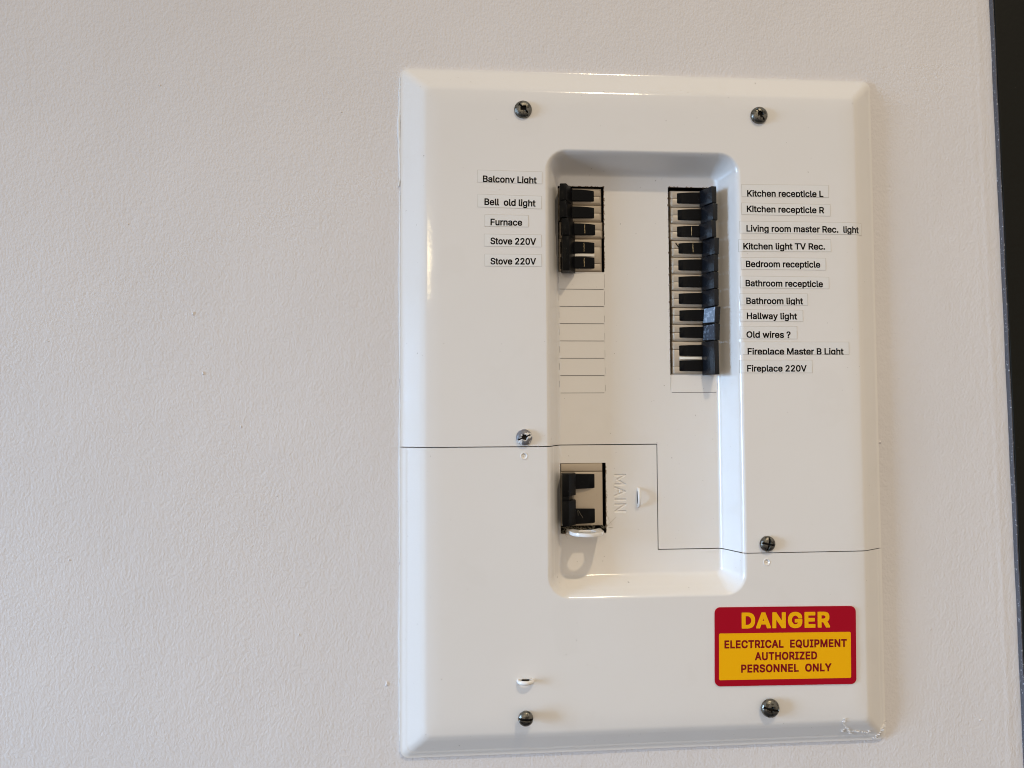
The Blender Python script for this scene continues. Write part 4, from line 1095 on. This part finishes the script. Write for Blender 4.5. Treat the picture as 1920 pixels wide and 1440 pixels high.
def fill_polys(grp):
    cu = bpy.data.curves.new('glyphs', 'CURVE')
    cu.dimensions = '2D'
    cu.fill_mode = 'BOTH'
    for p in grp:
        sp = cu.splines.new('POLY')
        sp.points.add(len(p) - 1)
        for q, (u, v) in zip(sp.points, p):
            q.co = (u, v, 0, 1)
        sp.use_cyclic_u = True
    tmp = bpy.data.objects.new('glyphs', cu)
    COL.objects.link(tmp)
    dg = bpy.context.evaluated_depsgraph_get()
    me = bpy.data.meshes.new_from_object(tmp.evaluated_get(dg))
    bpy.data.objects.remove(tmp)
    bpy.data.curves.remove(cu)
    return me


CAPH = {k: max(v for p in text_polys('E' if k != 'label' else 'B', 0, k) for (_, v) in p) for k in GLYPHS}


def text_mesh(name, lines, zfun, m, style='label', clip=None, extra=0.):
    """lines: (text, x0, y0, width, degrees, cap height) in panel mm; zfun gives the surface under each vertex"""
    bm_all = bmesh.new()
    for (s, x0, y0, wid, deg, cap) in lines:
        ps = text_polys(s, extra, style)
        mn = min(u for p in ps for (u, _) in p)
        mx_ = max(u for p in ps for (u, _) in p)
        sx_, sy_ = wid / (mx_ - mn), cap / CAPH[style]
        ps = [[((u - mn) * sx_, v * sy_) for (u, v) in p] for p in ps]
        bm = bmesh.new()
        for gi, grp in enumerate(contour_groups(ps)):
            me = fill_polys(grp)
            k0 = len(bm.verts)
            bm.from_mesh(me)
            bm.verts.ensure_lookup_table()
            for v in bm.verts[k0:]:
                v.co.z = .012 * (gi % 5)            # strokes that cross never share a plane
            bpy.data.meshes.remove(me)
        if clip is not None:
            g = bm.verts[:] + bm.edges[:] + bm.faces[:]
            bmesh.ops.bisect_plane(bm, geom=g, plane_co=(0, clip, 0), plane_no=(0, -1, 0), clear_outer=True)
        bm.verts.index_update()
        c_, s_ = math.cos(R_(deg)), math.sin(R_(deg))
        idx = {}
        for v in bm.verts:
            u, w = v.co.x, v.co.y
            X, Y = x0 + u * c_ - w * s_, y0 + u * s_ + w * c_
            idx[v.index] = bm_all.verts.new(L(X, Y, zfun(X, Y) + v.co.z))
        for f in bm.faces:
            vs = [idx[v.index] for v in f.verts]
            try:
                nf = bm_all.faces.new(vs)
            except ValueError:
                continue
        bm.free()
    for f in bm_all.faces:
        f.normal_update()
        if f.normal.y > 0:
            f.normal_flip()
    me = bpy.data.meshes.new(name)
    bm_all.to_mesh(me)
    bm_all.free()
    me.materials.append(m)
    return me


LABELS = [
 ('Balcony Light', -118.3, 160.6, 38.6, -0.64, 4.1, 4.1, 8.6, 0.4, 4.6),
 ('Bell  old light', -117.3, 144.0, 36.7, -0.97, 4.9, 4.4, 7.7, 1.8, 4.7),
 ('Furnace', -113.0, 129.5, 22.7, -0.19, 4.2, 4.6, 7.6, 1.1, 4.6),
 ('Stove 220V', -113.1, 115.8, 32.7, -0.21, 4.6, 4.0, 7.3, 1.7, 4.7),
 ('Stove 220V', -113.1, 101.3, 32.6, 0.28, 4.2, 4.2, 7.4, 1.5, 4.6),
 ('Kitchen recepticle L', 75.6, 153.3, 58.0, 0.48, 4.1, 4.2, 8.9, 0.4, 4.6),
 ('Kitchen recepticle R', 75.1, 141.8, 58.8, -0.11, 4.0, 4.9, 6.7, 2.2, 4.6),
 ('Living room master Rec.  light', 74.6, 127.3, 86.2, 0.08, 4.9, 3.2, 7.7, 1.4, 4.7),
 ('Kitchen light TV Rec.', 72.0, 114.1, 62.0, 0.49, 3.2, 4.7, 7.5, 1.8, 4.6),
 ('Bedroom recepticle', 73.7, 101.1, 56.3, 0.09, 3.6, 4.4, 7.1, 2.0, 4.6),
 ('Bathroom recepticle', 73.2, 87.0, 58.5, -0.27, 3.8, 4.8, 7.5, 1.4, 4.6),
 ('Bathroom light', 73.5, 74.0, 42.7, -0.05, 4.4, 3.7, 7.8, 0.9, 4.6),
 ('Hallway light', 73.7, 63.0, 37.7, -0.36, 4.8, 4.6, 6.9, 1.8, 4.6),
 ('Old wires ?', 73.2, 49.3, 33.1, -0.15, 4.4, 5.0, 8.4, 1.0, 4.6),
 ('Fireplace Master B Light', 73.9, 37.0, 72.3, -0.03, 5.2, 4.4, 9.3, 0.2, 4.6),
 ('Fireplace 220V', 73.3, 24.6, 44.6, -0.07, 5.0, 4.4, 8.4, 1.2, 4.6),
]
LABEL_TEXT = [
 "white label strip reading Balcony Light, topmost left of the recess",
 "white label strip reading Bell old light",
 "short white label strip reading Furnace",
 "upper of the two white label strips reading Stove 220V",
 "lower of the two white label strips reading Stove 220V",
 "white label strip reading Kitchen recepticle L",
 "white label strip reading Kitchen recepticle R",
 "longest white label strip, reading Living room master Rec. light",
 "white label strip reading Kitchen light TV Rec.",
 "white label strip reading Bedroom recepticle",
 "white label strip reading Bathroom recepticle",
 "white label strip reading Bathroom light",
 "white label strip reading Hallway light",
 "short white label strip reading Old wires ?",
 "white label strip reading Fireplace Master B Light",
 "white label strip reading Fireplace 220V, lowest right of the recess",
]


def sticker(name, x0, y0, deg, ua, ub, va, vb, th, m_top, m_edge, parent, edge=.28, nx=46, ny=8):
    """thin tape draped over the cover; ua..ub along the text, va..vb across it"""
    c_, s_ = math.cos(R_(deg)), math.sin(R_(deg))
    us = np.array(sorted(set([ua, ua + edge, ub - edge, ub] + list(np.linspace(ua + edge, ub - edge, nx)))))
    vs_ = np.array([va, va + edge] + list(np.linspace(va + edge, vb - edge, ny))[1:-1] + [vb - edge, vb])
    U, V_ = np.meshgrid(us, vs_)
    X, Y = x0 + U * c_ - V_ * s_, y0 + U * s_ + V_ * c_
    Hh = cover_h(X, Y) + th
    n = len(us)
    verts = [L(*p) for p in np.stack([X, Y, Hh], -1).reshape(-1, 3)]
    faces, mi = [], []
    for j in range(len(vs_) - 1):
        for i in range(n - 1):
            faces.append((j * n + i, j * n + i + 1, (j + 1) * n + i + 1, (j + 1) * n + i))
            mi.append(1 if (i in (0, n - 2) or j in (0, len(vs_) - 2)) else 0)
    ring = [i for i in range(n)] + [j * n + n - 1 for j in range(1, len(vs_))] + [(len(vs_) - 1) * n + i for i in range(n - 2, -1, -1)] + [j * n for j in range(len(vs_) - 2, 0, -1)]
    b0 = len(verts)
    for k in ring:
        v = verts[k]
        verts.append((v[0], v[1] + th * .001, v[2]))
    for k in range(len(ring)):
        k2 = (k + 1) % len(ring)
        faces.append((ring[k2], ring[k], b0 + k, b0 + k2))
        mi.append(1)
    o = mesh_obj(name, verts, faces, [m_top, m_edge], parent, smooth=True, midx=mi)
    o.data.set_sharp_from_angle(angle=R_(50))
    return o


for (s, x0, y0, wid, deg, l_, r_, t_, b_, cap), lb in zip(LABELS, LABEL_TEXT):
    o = sticker('label_sticker', x0, y0, deg, -l_, wid + r_, -b_, t_, .16, M['label'], M['grime'], None)
    o.location = (0, 0, ZC)
    tag(o, lb, 'label', 'white label strips on the panel')
    me = text_mesh('lettering', [(s, x0, y0, wid, deg, cap)], lambda X, Y: float(cover_h(X, Y)) + .2, M['ink'],
                   clip=-b_ + .1)
    link('lettering', me, o)


# danger sign ---------------------------------------------------------
def rounded(cx, cy_, hw, hh, r, deg, n=8):
    pts = []
    c_, s_ = math.cos(R_(deg)), math.sin(R_(deg))
    for (sx_, sy_, a0) in ((1, 1, 0), (-1, 1, 90), (-1, -1, 180), (1, -1, 270)):
        for i in range(n + 1):
            a_ = R_(a0 + 90 * i / n)
            u, v = sx_ * (hw - r) + r * math.cos(a_), sy_ * (hh - r) + r * math.sin(a_)
            pts.append((cx + u * c_ - v * s_, cy_ + u * s_ + v * c_))
    return pts


ZS = float(cover_h(98, -173)) + .55      # one flat card, just clear of the slightly wavy cover
SDEG = -.82


def plate(name, pts, z0, z1, m, parent=None):
    bm = bmesh.new()
    bm_loft(bm, [[L(x, y, z0) for (x, y) in pts], [L(x, y, z1) for (x, y) in pts]])
    return link(name, bm_finish(bm, name, m, smooth=False), parent)


sign = plate('danger_sign', rounded(98.2, -173.0, 52.3, 27.8, 4.0, SDEG), ZS - .9, ZS, M['red'])
sign.location = (0, 0, ZC)
tag(sign, 'red and yellow DANGER sticker at the lower right of the panel', 'warning sign')
plate('yellow_field', rounded(97.6, -180.0, 48.8, 16.4, 1.0, SDEG), ZS - .2, ZS + .06, M['yellow'], sign)
link('heading', text_mesh('heading', [('DANGER', 65.7, -159.1, 65.5, SDEG, 10.6)], lambda X, Y: ZS + .08, M['yellow'], style='heading', extra=52), sign)
link('lettering', text_mesh('lettering', [('ELECTRICAL  EQUIPMENT', 52.8, -173.2, 90.6, -.94, 5.4), ('AUTHORIZED', 75.0, -182.2, 46.0, -.8, 5.4),
                                          ('PERSONNEL  ONLY', 64.7, -190.6, 66.8, -.9, 5.4)], lambda X, Y: ZS + .12, M['darkred'], style='sign', extra=36), sign)
